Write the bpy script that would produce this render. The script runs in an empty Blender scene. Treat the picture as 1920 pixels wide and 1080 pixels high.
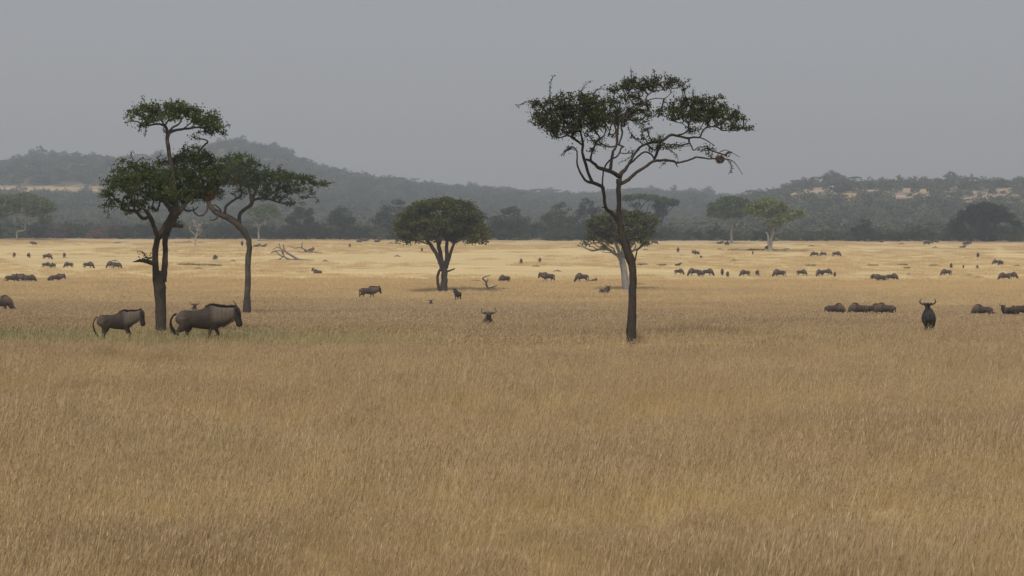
import bpy, math, random
import numpy as np
from mathutils import Vector, Matrix
RNG = np.random.default_rng(7)
random.seed(7)
scene = bpy.context.scene
COL = scene.collection
F = 3200.0                       # focal length in photo pixels (1920 wide)
CAM_H = 3.5
PITCH = math.atan((540 - 440) / F)
ROLL = 0.0031
fwd = np.array([0, math.cos(PITCH), -math.sin(PITCH)])
up0 = np.array([0, math.sin(PITCH), math.cos(PITCH)])
rt0 = np.array([1.0, 0, 0])
rt = rt0 * math.cos(ROLL) + up0 * math.sin(ROLL)
up = up0 * math.cos(ROLL) - rt0 * math.sin(ROLL)
EYE = np.array([0, 0, CAM_H])

def P(px, py, D):
    """world point seen at photo pixel (px, py) at distance D along the view axis"""
    px, py, D = np.broadcast_arrays(np.asarray(px, float), np.asarray(py, float), np.asarray(D, float))
    return EYE + D[..., None] * (fwd + ((px - 960) / F)[..., None] * rt + ((540 - py) / F)[..., None] * up)

def proj(p):
    q = np.asarray(p, float) - EYE
    d = q @ fwd
    return 960 + F * (q @ rt) / d, 540 - F * (q @ up) / d, d

# ---------------------------------------------------------------- terrain
PD = np.array([-400, 0, 16, 32, 42.7, 58, 66.7, 80, 103, 133, 188, 246, 320, 376, 457, 520, 700, 1000, 3000.])
PZ = np.array([0, 0, 0, -.05, -.12, -.23, -.5, -.93, -1.73, -2.75, -2.97, -2.73, -1.3, .2, 1.93, 2.6, 4., 5., 6.])
def smoothprof():
    x = np.arange(-400, 3000, 1.0)
    z = np.interp(x, PD, PZ)
    k = np.exp(-np.linspace(-2, 2, 13) ** 2); k /= k.sum()
    zp = np.pad(z, 6, mode='edge')
    return x, np.convolve(zp, k, 'valid')
SX, SZ = smoothprof()
LPX = np.array([-1500, -600, 0, 60, 130, 250, 330, 400, 450, 520, 560, 600, 680, 750, 850, 950, 1050, 1100, 1200, 1300, 1400, 1460, 2000, 4000])
LPY = np.array([345, 322, 321, 309, 309, 313, 306, 290, 285, 298, 314, 331, 344, 353, 364, 371, 376, 377, 371, 372, 381, 398, 402, 402])
RPX = np.array([-1500, 1240, 1340, 1400, 1450, 1500, 1560, 1620, 1700, 1800, 1920, 2300, 4000])
RPY = np.array([437, 437, 402, 375, 369, 355, 348, 350, 350, 346, 348, 338, 353])
def sstep(a, b, x):
    t = np.clip((x - a) / (b - a), 0, 1)
    return t * t * (3 - 2 * t)
def vnoise(x, y, s, seed=0):
    x = np.asarray(x, float) / s + seed * 17.3; y = np.asarray(y, float) / s + seed * 9.1
    xi = np.floor(x); yi = np.floor(y); fx = x - xi; fy = y - yi
    fx = fx * fx * (3 - 2 * fx); fy = fy * fy * (3 - 2 * fy)
    def h(a, b):
        v = np.sin(a * 127.1 + b * 311.7 + seed * 74.7) * 43758.5453
        return v - np.floor(v)
    return (h(xi, yi) * (1 - fx) + h(xi + 1, yi) * fx) * (1 - fy) + (h(xi, yi + 1) * (1 - fx) + h(xi + 1, yi + 1) * fx) * fy
DL, DR = 1500.0, 1000.0
def gz(x, y):
    x = np.asarray(x, float); y = np.asarray(y, float)
    z = np.interp(y, SX, SZ)
    yy = np.maximum(y, 60.0)
    b = 960 + F * x / yy
    hl = (440 - np.interp(b, LPX, LPY)) / F * DL + CAM_H - 5
    hr = (440 - np.interp(b, RPX, RPY)) / F * DR + CAM_H - 5
    n = vnoise(x, y, 90, 1) * 0.5 + vnoise(x, y, 37, 2) * 0.3 + vnoise(x, y, 16, 3) * .2
    a = sstep(620, DL, y) ** 1.2 * (1 - .5 * sstep(DL, DL + 400, y))
    c = sstep(545, DR, y) ** 1.15 * (1 - .6 * sstep(DR, DR + 350, y))
    rl = hl * a * (1 + (n - .5) * .25 * np.clip((DL - y) / 200, 0, 1))
    rr = hr * c * (1 + (n - .5) * .3 * np.clip((DR - y) / 150, 0, 1))
    hill = np.maximum(rl, rr)
    return z + np.where(y > 545, hill, 0)

def pix_ground(px, py):
    """depth D at which the ray of a photo pixel meets the ground"""
    D = np.concatenate([np.arange(12, 560, .25), np.arange(560, 1700, 2)])
    q = P(np.full_like(D, px), np.full_like(D, py), D)
    below = q[:, 2] <= gz(q[:, 0], q[:, 1])
    i = int(np.argmax(below)) if below.any() else len(D) - 1
    return D[i]
def ground_at(px, D):
    q = P(px, 540, D)
    return np.array([q[0], q[1], float(gz(q[0], q[1]))])

# ---------------------------------------------------------------- mesh helpers
def mesh(name, V, Fc, attrs=None, smooth=False, mats=(), midx=None):
    V = np.asarray(V, np.float32)
    me = bpy.data.meshes.new(name)
    if isinstance(Fc, np.ndarray):
        n, k = Fc.shape
        me.vertices.add(len(V)); me.vertices.foreach_set('co', V.ravel())
        me.loops.add(n * k); me.loops.foreach_set('vertex_index', Fc.astype(np.int32).ravel())
        me.polygons.add(n)
        me.polygons.foreach_set('loop_start', np.arange(n, dtype=np.int32) * k)
        me.polygons.foreach_set('loop_total', np.full(n, k, np.int32))
        me.update(calc_edges=True)
    else:
        me.from_pydata(V.tolist(), [], Fc); me.update()
    for nm, a in (attrs or {}).items():
        at = me.attributes.new(nm, 'FLOAT', 'POINT'); at.data.foreach_set('value', np.asarray(a, np.float32))
    for m in mats: me.materials.append(m)
    if midx is not None: me.polygons.foreach_set('material_index', np.asarray(midx, np.int32))
    if smooth: me.polygons.foreach_set('use_smooth', np.ones(len(me.polygons), bool))
    return me
def obj(name, me, parent=None, loc=None):
    o = bpy.data.objects.new(name, me); COL.objects.link(o)
    if parent is not None: o.parent = parent
    if loc is not None: o.location = loc
    return o
def tag(o, label=None, cat=None, group=None, kind=None):
    if label: o['label'] = label
    if cat: o['category'] = cat
    if group: o['group'] = group
    if kind: o['kind'] = kind
    return o
def empty(name, loc, rz=0, **kw):
    o = bpy.data.objects.new(name, None); COL.objects.link(o)
    o.empty_display_size = .3
    o.location = loc; o.rotation_euler = (0, 0, rz)
    return tag(o, **kw)
def copy_tree(src, loc, rz=0, sc=1.0, **kw):
    c = src.copy(); COL.objects.link(c)
    c.location = loc; c.rotation_euler = (0, 0, rz); c.scale = (sc, sc, sc) if not isinstance(sc, tuple) else sc
    for k in ('label', 'group', 'category'):
        if k in c and k in kw: del c[k]
    tag(c, **kw)
    for ch in src.children:
        d = ch.copy(); COL.objects.link(d); d.parent = c
        for g in ch.children:
            e = g.copy(); COL.objects.link(e); e.parent = d
    return c

class MB:
    """collects tubes / lofts"""
    def __init__(s): s.v = []; s.f = []; s.n = 0
    def add(s, V, Fl):
        s.v.append(np.asarray(V, float)); s.f += [tuple(i + s.n for i in f) for f in Fl]; s.n += len(V)
    def tube(s, pts, rad, k=6, jit=0.0, rat=None, cap=True):
        pts = np.asarray(pts, float); n = len(pts)
        rad = np.broadcast_to(np.asarray(rad, float), (n,))
        tg = np.gradient(pts, axis=0); tg /= np.linalg.norm(tg, axis=1)[:, None] + 1e-9
        ref = np.array([0.13, 1, 0.07]) if abs(tg[0][1]) < .8 else np.array([1., 0, 0.1])
        V = []
        for i in range(n):
            a = np.cross(tg[i], ref); a /= np.linalg.norm(a) + 1e-9
            b = np.cross(a, tg[i]); ref = b
            for j in range(k):
                t = 2 * math.pi * j / k
                r = rad[i] * (1 + jit * (RNG.random() - .5))
                ra, rb = (r, r) if rat is None else (r, r * rat)
                V.append(pts[i] + a * math.cos(t) * ra + b * math.sin(t) * rb)
        Fl = [(i * k + j, i * k + (j + 1) % k, (i + 1) * k + (j + 1) % k, (i + 1) * k + j) for i in range(n - 1) for j in range(k)]
        if cap:
            Fl.append(tuple(range(k - 1, -1, -1))); Fl.append(tuple((n - 1) * k + j for j in range(k)))
        s.add(V, Fl)
    def loft(s, rows, k=14):
        """rows: (x, y, z, half_width_y, half_height) along a path in the xz plane; sections perpendicular to the path"""
        rows = np.asarray(rows, float); p = rows[:, :3]
        tg = np.gradient(p, axis=0); tg /= np.linalg.norm(tg, axis=1)[:, None] + 1e-9
        V = []
        for i in range(len(rows)):
            side = np.array([0, 1., 0]) - tg[i] * tg[i][1]; side /= np.linalg.norm(side)
            u = np.cross(tg[i], side); 
            for j in range(k):
                t = 2 * math.pi * j / k
                V.append(p[i] + side * math.cos(t) * rows[i, 3] + u * math.sin(t) * rows[i, 4])
        n = len(rows)
        Fl = [(i * k + j, i * k + (j + 1) % k, (i + 1) * k + (j + 1) % k, (i + 1) * k + j) for i in range(n - 1) for j in range(k)]
        Fl.append(tuple(range(k - 1, -1, -1))); Fl.append(tuple((n - 1) * k + j for j in range(k)))
        s.add(V, Fl)
    def verts(s): return np.concatenate(s.v)
    def build(s, name, mat, smooth=True, off=None, attrs=None):
        V = s.verts()
        if off is not None: V = V - off
        return mesh(name, V, s.f, smooth=smooth, mats=[mat] if mat else (), attrs=attrs)

def smooth_path(pts, sub=4):
    """catmull-rom through rows of any width"""
    p = np.asarray(pts, float)
    if len(p) < 3:
        t = np.linspace(0, 1, sub + 1)[:, None]
        return p[0] * (1 - t) + p[-1] * t
    q = np.vstack([2 * p[0] - p[1], p, 2 * p[-1] - p[-2]])
    out = []
    for i in range(len(p) - 1):
        a, b, c, d = q[i:i + 4]
        for t in np.linspace(0, 1, sub, endpoint=False):
            out.append(.5 * (2 * b + (c - a) * t + (2 * a - 5 * b + 4 * c - d) * t ** 2 + (3 * b - a - 3 * c + d) * t ** 3))
    out.append(p[-1])
    return np.array(out)

def leaf_quads(C, size, asp=.5, upbias=.3, rng=RNG):
    """one small bent quad per centre"""
    n = len(C)
    size = np.broadcast_to(np.asarray(size, float), (n,))
    d = rng.normal(size=(n, 3)); d /= np.linalg.norm(d, axis=1)[:, None]
    nrm = rng.normal(size=(n, 3)); nrm[:, 2] = np.abs(nrm[:, 2]) + upbias
    a = np.cross(d, nrm); a /= np.linalg.norm(a, axis=1)[:, None] + 1e-9
    d = d * size[:, None] * .5; a = a * (size * asp)[:, None] * .5
    V = np.empty((n, 4, 3)); V[:, 0] = C - d; V[:, 1] = C + a - d * .1; V[:, 2] = C + d; V[:, 3] = C - a - d * .1
    Fc = np.arange(n * 4).reshape(n, 4)
    return V.reshape(-1, 3), Fc

# ---------------------------------------------------------------- materials
def mat(name):
    m = bpy.data.materials.new(name); m.use_nodes = True
    nt = m.node_tree; nt.nodes.clear()
    return m, nt
def N(nt, t, **kw):
    n = nt.nodes.new(t)
    for k, v in kw.items(): setattr(n, k, v)
    return n
def ramp(nt, fac, stops):
    r = N(nt, 'ShaderNodeValToRGB'); e = r.color_ramp.elements
    while len(e) < len(stops): e.new(.5)
    for i, (p, c) in enumerate(stops): e[i].position = p; e[i].color = (*c, 1)
    nt.links.new(fac, r.inputs[0]); return r.outputs[0]
def noise(nt, vec, scale, detail=3, rough=.55):
    n = N(nt, 'ShaderNodeTexNoise'); n.inputs['Scale'].default_value = scale
    n.inputs['Detail'].default_value = detail; n.inputs['Roughness'].default_value = rough
    if vec is not None: nt.links.new(vec, n.inputs['Vector'])
    return n.outputs['Fac']
def mixc(nt, f, a, b, mode='MIX'):
    m = N(nt, 'ShaderNodeMix', data_type='RGBA', blend_type=mode)
    for sock, v in ((m.inputs[0], f), (m.inputs[6], a), (m.inputs[7], b)):
        if isinstance(v, (int, float)): sock.default_value = v
        elif isinstance(v, tuple): sock.default_value = (*v, 1)
        else: nt.links.new(v, sock)
    return m.outputs[2]
def math_(nt, op, a, b=None, clamp=False):
    m = N(nt, 'ShaderNodeMath', operation=op); m.use_clamp = clamp
    for i, v in enumerate((a, b)):
        if v is None: continue
        if isinstance(v, (int, float)): m.inputs[i].default_value = v
        else: nt.links.new(v, m.inputs[i])
    return m.outputs[0]
def maprange(nt, v, a, b, c=0., d=1.):
    m = N(nt, 'ShaderNodeMapRange'); nt.links.new(v, m.inputs[0])
    for i, x in enumerate((a, b, c, d)): m.inputs[i + 1].default_value = x
    return m.outputs[0]
def out_bsdf(nt, color, rough=.8, spec=.2, bump=None, bstr=.3, bdist=.02):
    b = N(nt, 'ShaderNodeBsdfPrincipled'); o = N(nt, 'ShaderNodeOutputMaterial')
    if isinstance(color, tuple): b.inputs['Base Color'].default_value = (*color, 1)
    else: nt.links.new(color, b.inputs['Base Color'])
    b.inputs['Roughness'].default_value = rough; b.inputs['Specular IOR Level'].default_value = spec
    if bump is not None:
        bp = N(nt, 'ShaderNodeBump'); bp.inputs['Strength'].default_value = bstr; bp.inputs['Distance'].default_value = bdist
        nt.links.new(bump, bp.inputs['Height']); nt.links.new(bp.outputs[0], b.inputs['Normal'])
    nt.links.new(b.outputs[0], o.inputs[0]); return b
def out_leaf(nt, color, trans=.35):
    d = N(nt, 'ShaderNodeBsdfDiffuse'); t = N(nt, 'ShaderNodeBsdfTranslucent'); m = N(nt, 'ShaderNodeMixShader')
    o = N(nt, 'ShaderNodeOutputMaterial'); m.inputs[0].default_value = trans
    nt.links.new(color, d.inputs[0]); nt.links.new(color, t.inputs[0])
    nt.links.new(d.outputs[0], m.inputs[1]); nt.links.new(t.outputs[0], m.inputs[2]); nt.links.new(m.outputs[0], o.inputs[0])
def attr(nt, name):
    a = N(nt, 'ShaderNodeAttribute'); a.attribute_name = name; return a.outputs['Fac']
def wpos(nt): return N(nt, 'ShaderNodeNewGeometry').outputs['Position']
def opos(nt): return N(nt, 'ShaderNodeTexCoord').outputs['Object']
def vscale(nt, v, s):
    m = N(nt, 'ShaderNodeVectorMath', operation='MULTIPLY'); nt.links.new(v, m.inputs[0]); m.inputs[1].default_value = s
    return m.outputs[0]

def leaf_mat(name, dark, light, dry=None, trans=.3, rnd=0.25):
    m, nt = mat(name)
    c = mixc(nt, attr(nt, 'tint'), dark, light)
    if dry is not None:
        c = mixc(nt, maprange(nt, noise(nt, opos(nt), .8, 2), .62, .72, 0, .7), c, dry)
    if rnd:
        inf = N(nt, 'ShaderNodeObjectInfo')
        h = N(nt, 'ShaderNodeHueSaturation'); nt.links.new(c, h.inputs['Color'])
        nt.links.new(maprange(nt, inf.outputs['Random'], 0, 1, 1 - rnd, 1 + rnd), h.inputs['Value'])
        nt.links.new(maprange(nt, noise(nt, inf.outputs['Location'], .13, 1), .3, .7, .47, .53), h.inputs['Hue'])
        c = h.outputs[0]
    out_leaf(nt, c, trans); return m
def bark_mat(name, a, b, sc=6.0, pale=None):
    m, nt = mat(name); o = opos(nt)
    n1 = noise(nt, vscale(nt, o, (1, 1, .18)), sc * 4, 5, .65)
    c = ramp(nt, n1, [(.3, a), (.7, b)])
    if pale is not None:
        c = mixc(nt, maprange(nt, noise(nt, o, 1.2, 3), .5, .65), c, pale)
    out_bsdf(nt, c, .9, .15, n1, .8, .03); return m
M = {}
M['bark'] = bark_mat('dark_bark', (.020, .016, .013), (.075, .060, .048))
M['bark_left'] = bark_mat('brown_bark', (.026, .021, .017), (.085, .068, .053), pale=(.11, .09, .07))
M['bark_grey'] = bark_mat('grey_bark', (.12, .11, .10), (.34, .33, .31), 4)
M['bark_pale'] = bark_mat('pale_bark', (.22, .20, .17), (.38, .35, .31), 4)
M['dead'] = bark_mat('dead_wood', (.10, .075, .06), (.24, .19, .16), 8)
M['leaf_dark'] = leaf_mat('leaf_dark', (.022, .031, .012), (.095, .110, .036), dry=(.07, .055, .03), rnd=0)
M['leaf_left'] = leaf_mat('leaf_left', (.024, .040, .012), (.115, .155, .042), dry=(.09, .07, .035), rnd=0)
M['leaf_mid'] = leaf_mat('leaf_mid', (.040, .050, .016), (.15, .15, .042), rnd=0)
M['leaf_olive'] = leaf_mat('leaf_olive', (.045, .062, .020), (.145, .175, .055))
M['leaf_deep'] = leaf_mat('leaf_deep', (.016, .027, .010), (.075, .092, .034))
M['leaf_bright'] = leaf_mat('leaf_bright', (.065, .10, .022), (.20, .26, .055))
M['leaf_dry'] = leaf_mat('leaf_dry', (.11, .07, .05), (.22, .14, .10))
M['leaf_hill'] = leaf_mat('leaf_hill', (.055, .068, .043), (.19, .20, .115), rnd=.45)
SKY_LOW=(3.0,2.95,2.95); SKY_HIGH=(2.9,3.0,3.12); SKY_STR=.10; SUN_E=2.0; SUN_ANG=4; HAZE=.00035; EXPO=0
SKY_LOW=(4.05,3.75,3.55); SKY_HIGH=(3.85,3.74,3.66); SKY_STR=.10; SUN_E=2.85; SUN_ANG=5; HAZE=.00062; EXPO=0
# ================================================================= ground, hills
def ground_mat():
    m, nt = mat('savanna_ground')
    p = wpos(nt); sep = N(nt, 'ShaderNodeSeparateXYZ'); nt.links.new(p, sep.inputs[0]); Y = sep.outputs[1]
    flat = vscale(nt, p, (1, 1, 0))
    fine = noise(nt, flat, 2.2, 6, .7)
    mid = noise(nt, vscale(nt, flat, (.35, 1, 1)), .12, 5, .6)
    big = noise(nt, vscale(nt, flat, (.3, 1, 1)), .03, 3, .5)
    short = mixc(nt, maprange(nt, mid, .35, .65), (.53, .40, .20), (.69, .54, .275))
    short = mixc(nt, maprange(nt, fine, .35, .75, 0, .45), short, (.36, .26, .13))
    short = mixc(nt, maprange(nt, big, .55, .68, 0, .3), short, (.42, .34, .20))
    # low grey-green herbs in streaky patches over the short grass
    herb = noise(nt, vscale(nt, flat, (.25, 1, 1)), .16, 6, .72)
    short = mixc(nt, maprange(nt, herb, .60, .70, 0, .55), short, (.19, .17, .085))
    tall = mixc(nt, maprange(nt, mid, .3, .7), (.36, .26, .13), (.50, .38, .20))
    tall = mixc(nt, maprange(nt, fine, .35, .7, 0, .6), tall, (.21, .145, .075))
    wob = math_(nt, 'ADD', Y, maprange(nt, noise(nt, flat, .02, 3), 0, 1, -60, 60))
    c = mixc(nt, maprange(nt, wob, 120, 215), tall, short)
    # grass strip beside the wood is pinker
    c = mixc(nt, maprange(nt, Y, 418, 452, 0, .6), c, (.42, .29, .19))
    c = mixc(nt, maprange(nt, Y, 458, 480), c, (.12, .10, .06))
    out_bsdf(nt, c, .95, .05); return m
def hill_mat():
    m, nt = mat('hill_ground')
    p = wpos(nt)
    base = ramp(nt, noise(nt, p, .03, 5, .6), [(.35, (.07, .07, .045)), (.65, (.15, .125, .085))])
    dry = ramp(nt, noise(nt, p, .05, 5, .65), [(.35, (.32, .23, .12)), (.6, (.46, .35, .20))])
    rock = ramp(nt, noise(nt, p, .11, 5, .7), [(.35, (.20, .135, .10)), (.65, (.50, .38, .29))])
    c = mixc(nt, attr(nt, 'dry'), base, dry)
    c = mixc(nt, attr(nt, 'rock'), c, rock)
    out_bsdf(nt, c, .95, .05); return m

def grid(xs, ys_fn):
    pass
# plain: fan-shaped sheet, fine near and coarse far, wide enough for side views
ys = np.concatenate([np.arange(-60, 150, 3.), np.arange(150, 560, 6.)])
t = np.linspace(-1, 1, 161)
X = t[None, :] * (260 + .75 * np.maximum(ys, 0))[:, None]
Y = np.repeat(ys[:, None], len(t), 1)
Z = gz(X, Y) + (vnoise(X, Y, 7, 5) - .5) * .12 * sstep(20, 60, Y)
nx = len(t); ny = len(ys)
ii = (np.arange(ny - 1)[:, None] * nx + np.arange(nx - 1)[None, :]).ravel()
FC = np.stack([ii, ii + 1, ii + nx + 1, ii + nx], 1)
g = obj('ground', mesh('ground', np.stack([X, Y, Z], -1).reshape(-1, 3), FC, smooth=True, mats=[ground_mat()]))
tag(g, kind='structure', label='dry grass plain of the savanna')
ys = np.concatenate([np.arange(554, 1560, 7.), np.arange(1560, 1990, 30.)])
t = np.linspace(-1, 1, 361)
X = t[None, :] * (260 + .6 * ys)[:, None]; Y = np.repeat(ys[:, None], len(t), 1)
Z = gz(X, Y)
nx = len(t); ny = len(ys)
def hill_masks(x, y):
    x = np.asarray(x, float); y = np.asarray(y, float)
    z = gz(x, y)
    bx, by, _ = proj(np.stack([x, y, z], -1))
    n1 = vnoise(x, y, 15, 7) * .55 + vnoise(x, y, 7, 8) * .45
    n2 = vnoise(x, y, 14, 11) * .5 + vnoise(x, y, 7, 12) * .5
    dry = np.where((bx < 215) & (by > 349.5) & (by < 359) & (y > 700), 1.0, 0)
    dry = np.where((bx > 430) & (bx < 480) & (by < 296), .4, dry)
    right = sstep(1380, 1500, bx) * (y < 1060)
    dry = np.maximum(dry, right * sstep(.53, .59, n1) * sstep(392, 378, by))
    rock = right * sstep(.52, .60, n2) * sstep(386, 372, by)
    left = (bx < 1150) & (by < 352) & (y > 1000)
    rock = np.maximum(rock, left * sstep(.56, .64, n2) * .7)
    dry = np.maximum(dry, left * sstep(.74, .8, n1) * .4)
    return dry, rock
dry, rock = hill_masks(X, Y)
ii = (np.arange(ny - 1)[:, None] * nx + np.arange(nx - 1)[None, :]).ravel()
FC = np.stack([ii, ii + 1, ii + nx + 1, ii + nx], 1)
h = obj('hills', mesh('hills', np.stack([X, Y, Z], -1).reshape(-1, 3), FC, smooth=True, mats=[hill_mat()],
        attrs={'dry': dry.ravel(), 'rock': rock.ravel()}))
tag(h, kind='structure', label='low wooded hills behind the plain')

# ================================================================= instancer for uncountable growth
def instancer(name, pts, rot, scl, idx, protos, label, cat):
    me = bpy.data.meshes.new(name); me.vertices.add(len(pts)); me.vertices.foreach_set('co', np.asarray(pts, np.float32).ravel())
    a = me.attributes.new('rot', 'FLOAT_VECTOR', 'POINT'); a.data.foreach_set('vector', np.asarray(rot, np.float32).ravel())
    a = me.attributes.new('scl', 'FLOAT_VECTOR', 'POINT'); a.data.foreach_set('vector', np.asarray(scl, np.float32).ravel())
    a = me.attributes.new('idx', 'INT', 'POINT'); a.data.foreach_set('value', np.asarray(idx, np.int32))
    me.update()
    o = obj(name, me)
    c = bpy.data.collections.new(name + '_kinds')
    for i, pm in enumerate(protos):
        po = bpy.data.objects.new('%s_%02d' % (name, i), pm); c.objects.link(po)
    ng = bpy.data.node_groups.new(name, 'GeometryNodeTree')
    ng.interface.new_socket('Geometry', in_out='INPUT', socket_type='NodeSocketGeometry')
    ng.interface.new_socket('Geometry', in_out='OUTPUT', socket_type='NodeSocketGeometry')
    gi = N(ng, 'NodeGroupInput'); go = N(ng, 'NodeGroupOutput')
    ci = N(ng, 'GeometryNodeCollectionInfo'); ci.inputs['Collection'].default_value = c
    ci.inputs['Separate Children'].default_value = True; ci.inputs['Reset Children'].default_value = True
    ip = N(ng, 'GeometryNodeInstanceOnPoints'); ip.inputs['Pick Instance'].default_value = True
    def na(n, t):
        x = N(ng, 'GeometryNodeInputNamedAttribute', data_type=t); x.inputs['Name'].default_value = n; return x.outputs[0]
    L = ng.links.new
    L(gi.outputs[0], ip.inputs['Points']); L(ci.outputs[0], ip.inputs['Instance'])
    L(na('idx', 'INT'), ip.inputs['Instance Index'])
    L(na('rot', 'FLOAT_VECTOR'), ip.inputs['Rotation']); L(na('scl', 'FLOAT_VECTOR'), ip.inputs['Scale'])
    L(ip.outputs[0], go.inputs[0])
    md = o.modifiers.new('scatter', 'NODES'); md.node_group = ng
    tag(o, label=label, cat=cat, kind='stuff')
    return o

# ================================================================= grass
def grass_mat():
    m, nt = mat('dry_grass')
    p = wpos(nt); flat = vscale(nt, p, (1, 1, 0))
    sep = N(nt, 'ShaderNodeSeparateXYZ'); nt.links.new(p, sep.inputs[0]); Y = sep.outputs[1]; Xx = sep.outputs[0]
    t = attr(nt, 'tint')
    c = ramp(nt, t, [(0, (.30, .215, .10)), (.35, (.56, .43, .215)), (.72, (.70, .57, .32)), (1, (.88, .78, .54))])
    # patches leaning to red-brown or to grey-straw
    n1 = noise(nt, vscale(nt, flat, (.6, 1, 1)), .22, 4, .6)
    c = mixc(nt, maprange(nt, n1, .48, .70, 0, .5), c, mixc(nt, .5, c, (.52, .33, .17)))
    n2 = noise(nt, vscale(nt, flat, (.5, 1, 1)), .5, 3, .6)
    c = mixc(nt, maprange(nt, n2, .52, .70, 0, .3), c, (.42, .40, .24))
    # broad darker, redder and paler drifts of growth
    n3 = noise(nt, vscale(nt, flat, (.35, 1, 1)), .10, 4, .62)
    c = mixc(nt, maprange(nt, n3, .50, .60, 0, .7), c, mixc(nt, .6, c, (.24, .15, .08)))
    c = mixc(nt, maprange(nt, n3, .47, .38, 0, .22), c, (.68, .58, .38))
    # seed heads
    c = mixc(nt, attr(nt, 'seed'), c, mixc(nt, t, (.28, .175, .095), (.66, .52, .33)))
    # shorter, paler growth further out on the plain
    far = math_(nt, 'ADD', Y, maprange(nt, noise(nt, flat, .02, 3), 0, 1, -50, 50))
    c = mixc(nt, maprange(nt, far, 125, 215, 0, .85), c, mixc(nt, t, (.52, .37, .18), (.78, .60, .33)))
    # green flush in the strip where the pair walks
    gx = maprange(nt, Xx, -1.0, -6.0); gy0 = maprange(nt, Y, 50, 52.5); gy1 = maprange(nt, Y, 63, 59)
    gn = maprange(nt, noise(nt, flat, .35, 4, .6), .35, .6, .25, 1)
    gm = math_(nt, 'MULTIPLY', math_(nt, 'MULTIPLY', gx, gy0), math_(nt, 'MULTIPLY', gy1, gn))
    c = mixc(nt, math_(nt, 'MULTIPLY', gm, .85), c, mixc(nt, t, (.19, .19, .085), (.42, .41, .22)))
    out_leaf(nt, c, .35); return m
M['grass'] = grass_mat()
def clump(n, R, h0, h1, w, seed, seedp=.5, lean=.16, segs=3, wind=.17):
    r = np.random.default_rng(seed)
    a = r.random(n) * 6.283; rad = R * np.sqrt(r.random(n))
    bx, by = rad * np.cos(a), rad * np.sin(a)
    H = r.uniform(h0, h1, n) * (1 - .25 * (rad / R))
    la = r.random(n) * 6.283; lm = np.abs(r.normal(0, lean, n)) + .02
    lx = np.cos(la) * lm + wind; ly = np.sin(la) * lm
    face = r.random(n) * 3.1416; fx, fy = np.cos(face), np.sin(face)
    tn = np.clip(r.normal(.5, .18, n), 0, 1)
    V = []; T = []; S = []; FQ = []
    has = r.random(n) < seedp
    rings = np.linspace(0, 1, segs + 1)
    for k, u in enumerate(rings):
        ww = w * (1 - .75 * u) * r.uniform(.7, 1.3, n)
        cx = bx + lx * H * u ** 1.7; cy = by + ly * H * u ** 1.7; cz = H * u * (1 - .12 * lm * u) - .02
        V.append(np.stack([cx - fx * ww / 2, cy - fy * ww / 2, cz], -1)); V.append(np.stack([cx + fx * ww / 2, cy + fy * ww / 2, cz], -1))
        T += [np.clip(tn + (u - .5) * .12, 0, 1)] * 2; S += [np.zeros(n)] * 2
    nb = 2 * (segs + 1)
    idx = np.arange(n)
    for k in range(segs):
        a0 = (2 * k) * n + idx; a1 = (2 * k + 1) * n + idx; b0 = (2 * k + 2) * n + idx; b1 = (2 * k + 3) * n + idx
        FQ.append(np.stack([a0, a1, b1, b0], 1))
    # seed heads: small spindles at the tips
    m = np.where(has)[0]; tip = np.stack([bx + lx * H, by + ly * H, H * (1 - .12 * lm)], -1)[m]
    dv = np.stack([lx[m] * 1.4, ly[m] * 1.4, np.ones(len(m))], -1); dv /= np.linalg.norm(dv, axis=1)[:, None]
    L = r.uniform(.035, .09, len(m))[:, None]; W = np.stack([fx[m], fy[m], 0 * fx[m]], -1) * (w * 1.15)
    q = np.stack([tip - dv * L * .6, tip - W, tip + dv * L * .7, tip + W], 0)
    base = nb * n
    V2 = q.reshape(-1, 3); k = len(m); j = np.arange(k)
    FQ.append(np.stack([base + j, base + k + j, base + 2 * k + j, base + 3 * k + j], 1))
    VV = np.concatenate([np.concatenate(V), V2]); TT = np.concatenate([np.concatenate(T), np.tile(tn[m], 4)])
    SS = np.concatenate([np.concatenate(S), np.ones(4 * k)])
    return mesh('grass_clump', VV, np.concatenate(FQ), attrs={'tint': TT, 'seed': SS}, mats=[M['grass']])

def frustum_pts(d0, d1, dens, marg=1.3, pad=2.0, rng=RNG):
    n = int(dens * (d1 - d0) * (.6 * marg * (d0 + d1) / 2 + 2 * pad))
    d = np.sqrt(rng.uniform(d0 ** 2, d1 ** 2, n))
    hw = .3 * marg * d + pad
    x = rng.uniform(-1, 1, n) * hw
    return x, d
def scatter_grass(name, zones, protos, label):
    Ps = []; Rs = []; Ss = []; Is = []
    for (d0, d1, dens, s0, s1, pick, zfun) in zones:
        x, y = frustum_pts(d0, d1, dens)
        z = gz(x, y)
        n = len(x)
        s = RNG.uniform(s0, s1, n) * (.8 + .4 * vnoise(x, y, 4, 21))
        keep = np.ones(n, bool) if zfun is None else zfun(x, y)
        hz = s * (.66 + .42 * vnoise(x, y, 9, 22) + .30 * vnoise(x, y, 2.2, 23))
        Ps.append(np.stack([x, y, z - .03], -1)[keep]); Rs.append(np.stack([0 * x, 0 * x, RNG.normal(0, .5, n)], -1)[keep])
        Ss.append(np.stack([s, s, hz], -1)[keep]); Is.append(RNG.choice(pick, n)[keep])
    return instancer(name, np.concatenate(Ps), np.concatenate(Rs), np.concatenate(Ss), np.concatenate(Is), protos, label, 'grass')
def greenzone(x, y): return (y > 50.5) & (y < 62) & (x < -3)
protos = [clump(210, .42, .34, .60, .0046, 100 + i, .55, .17) for i in range(6)]       # 0-5 near
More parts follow.
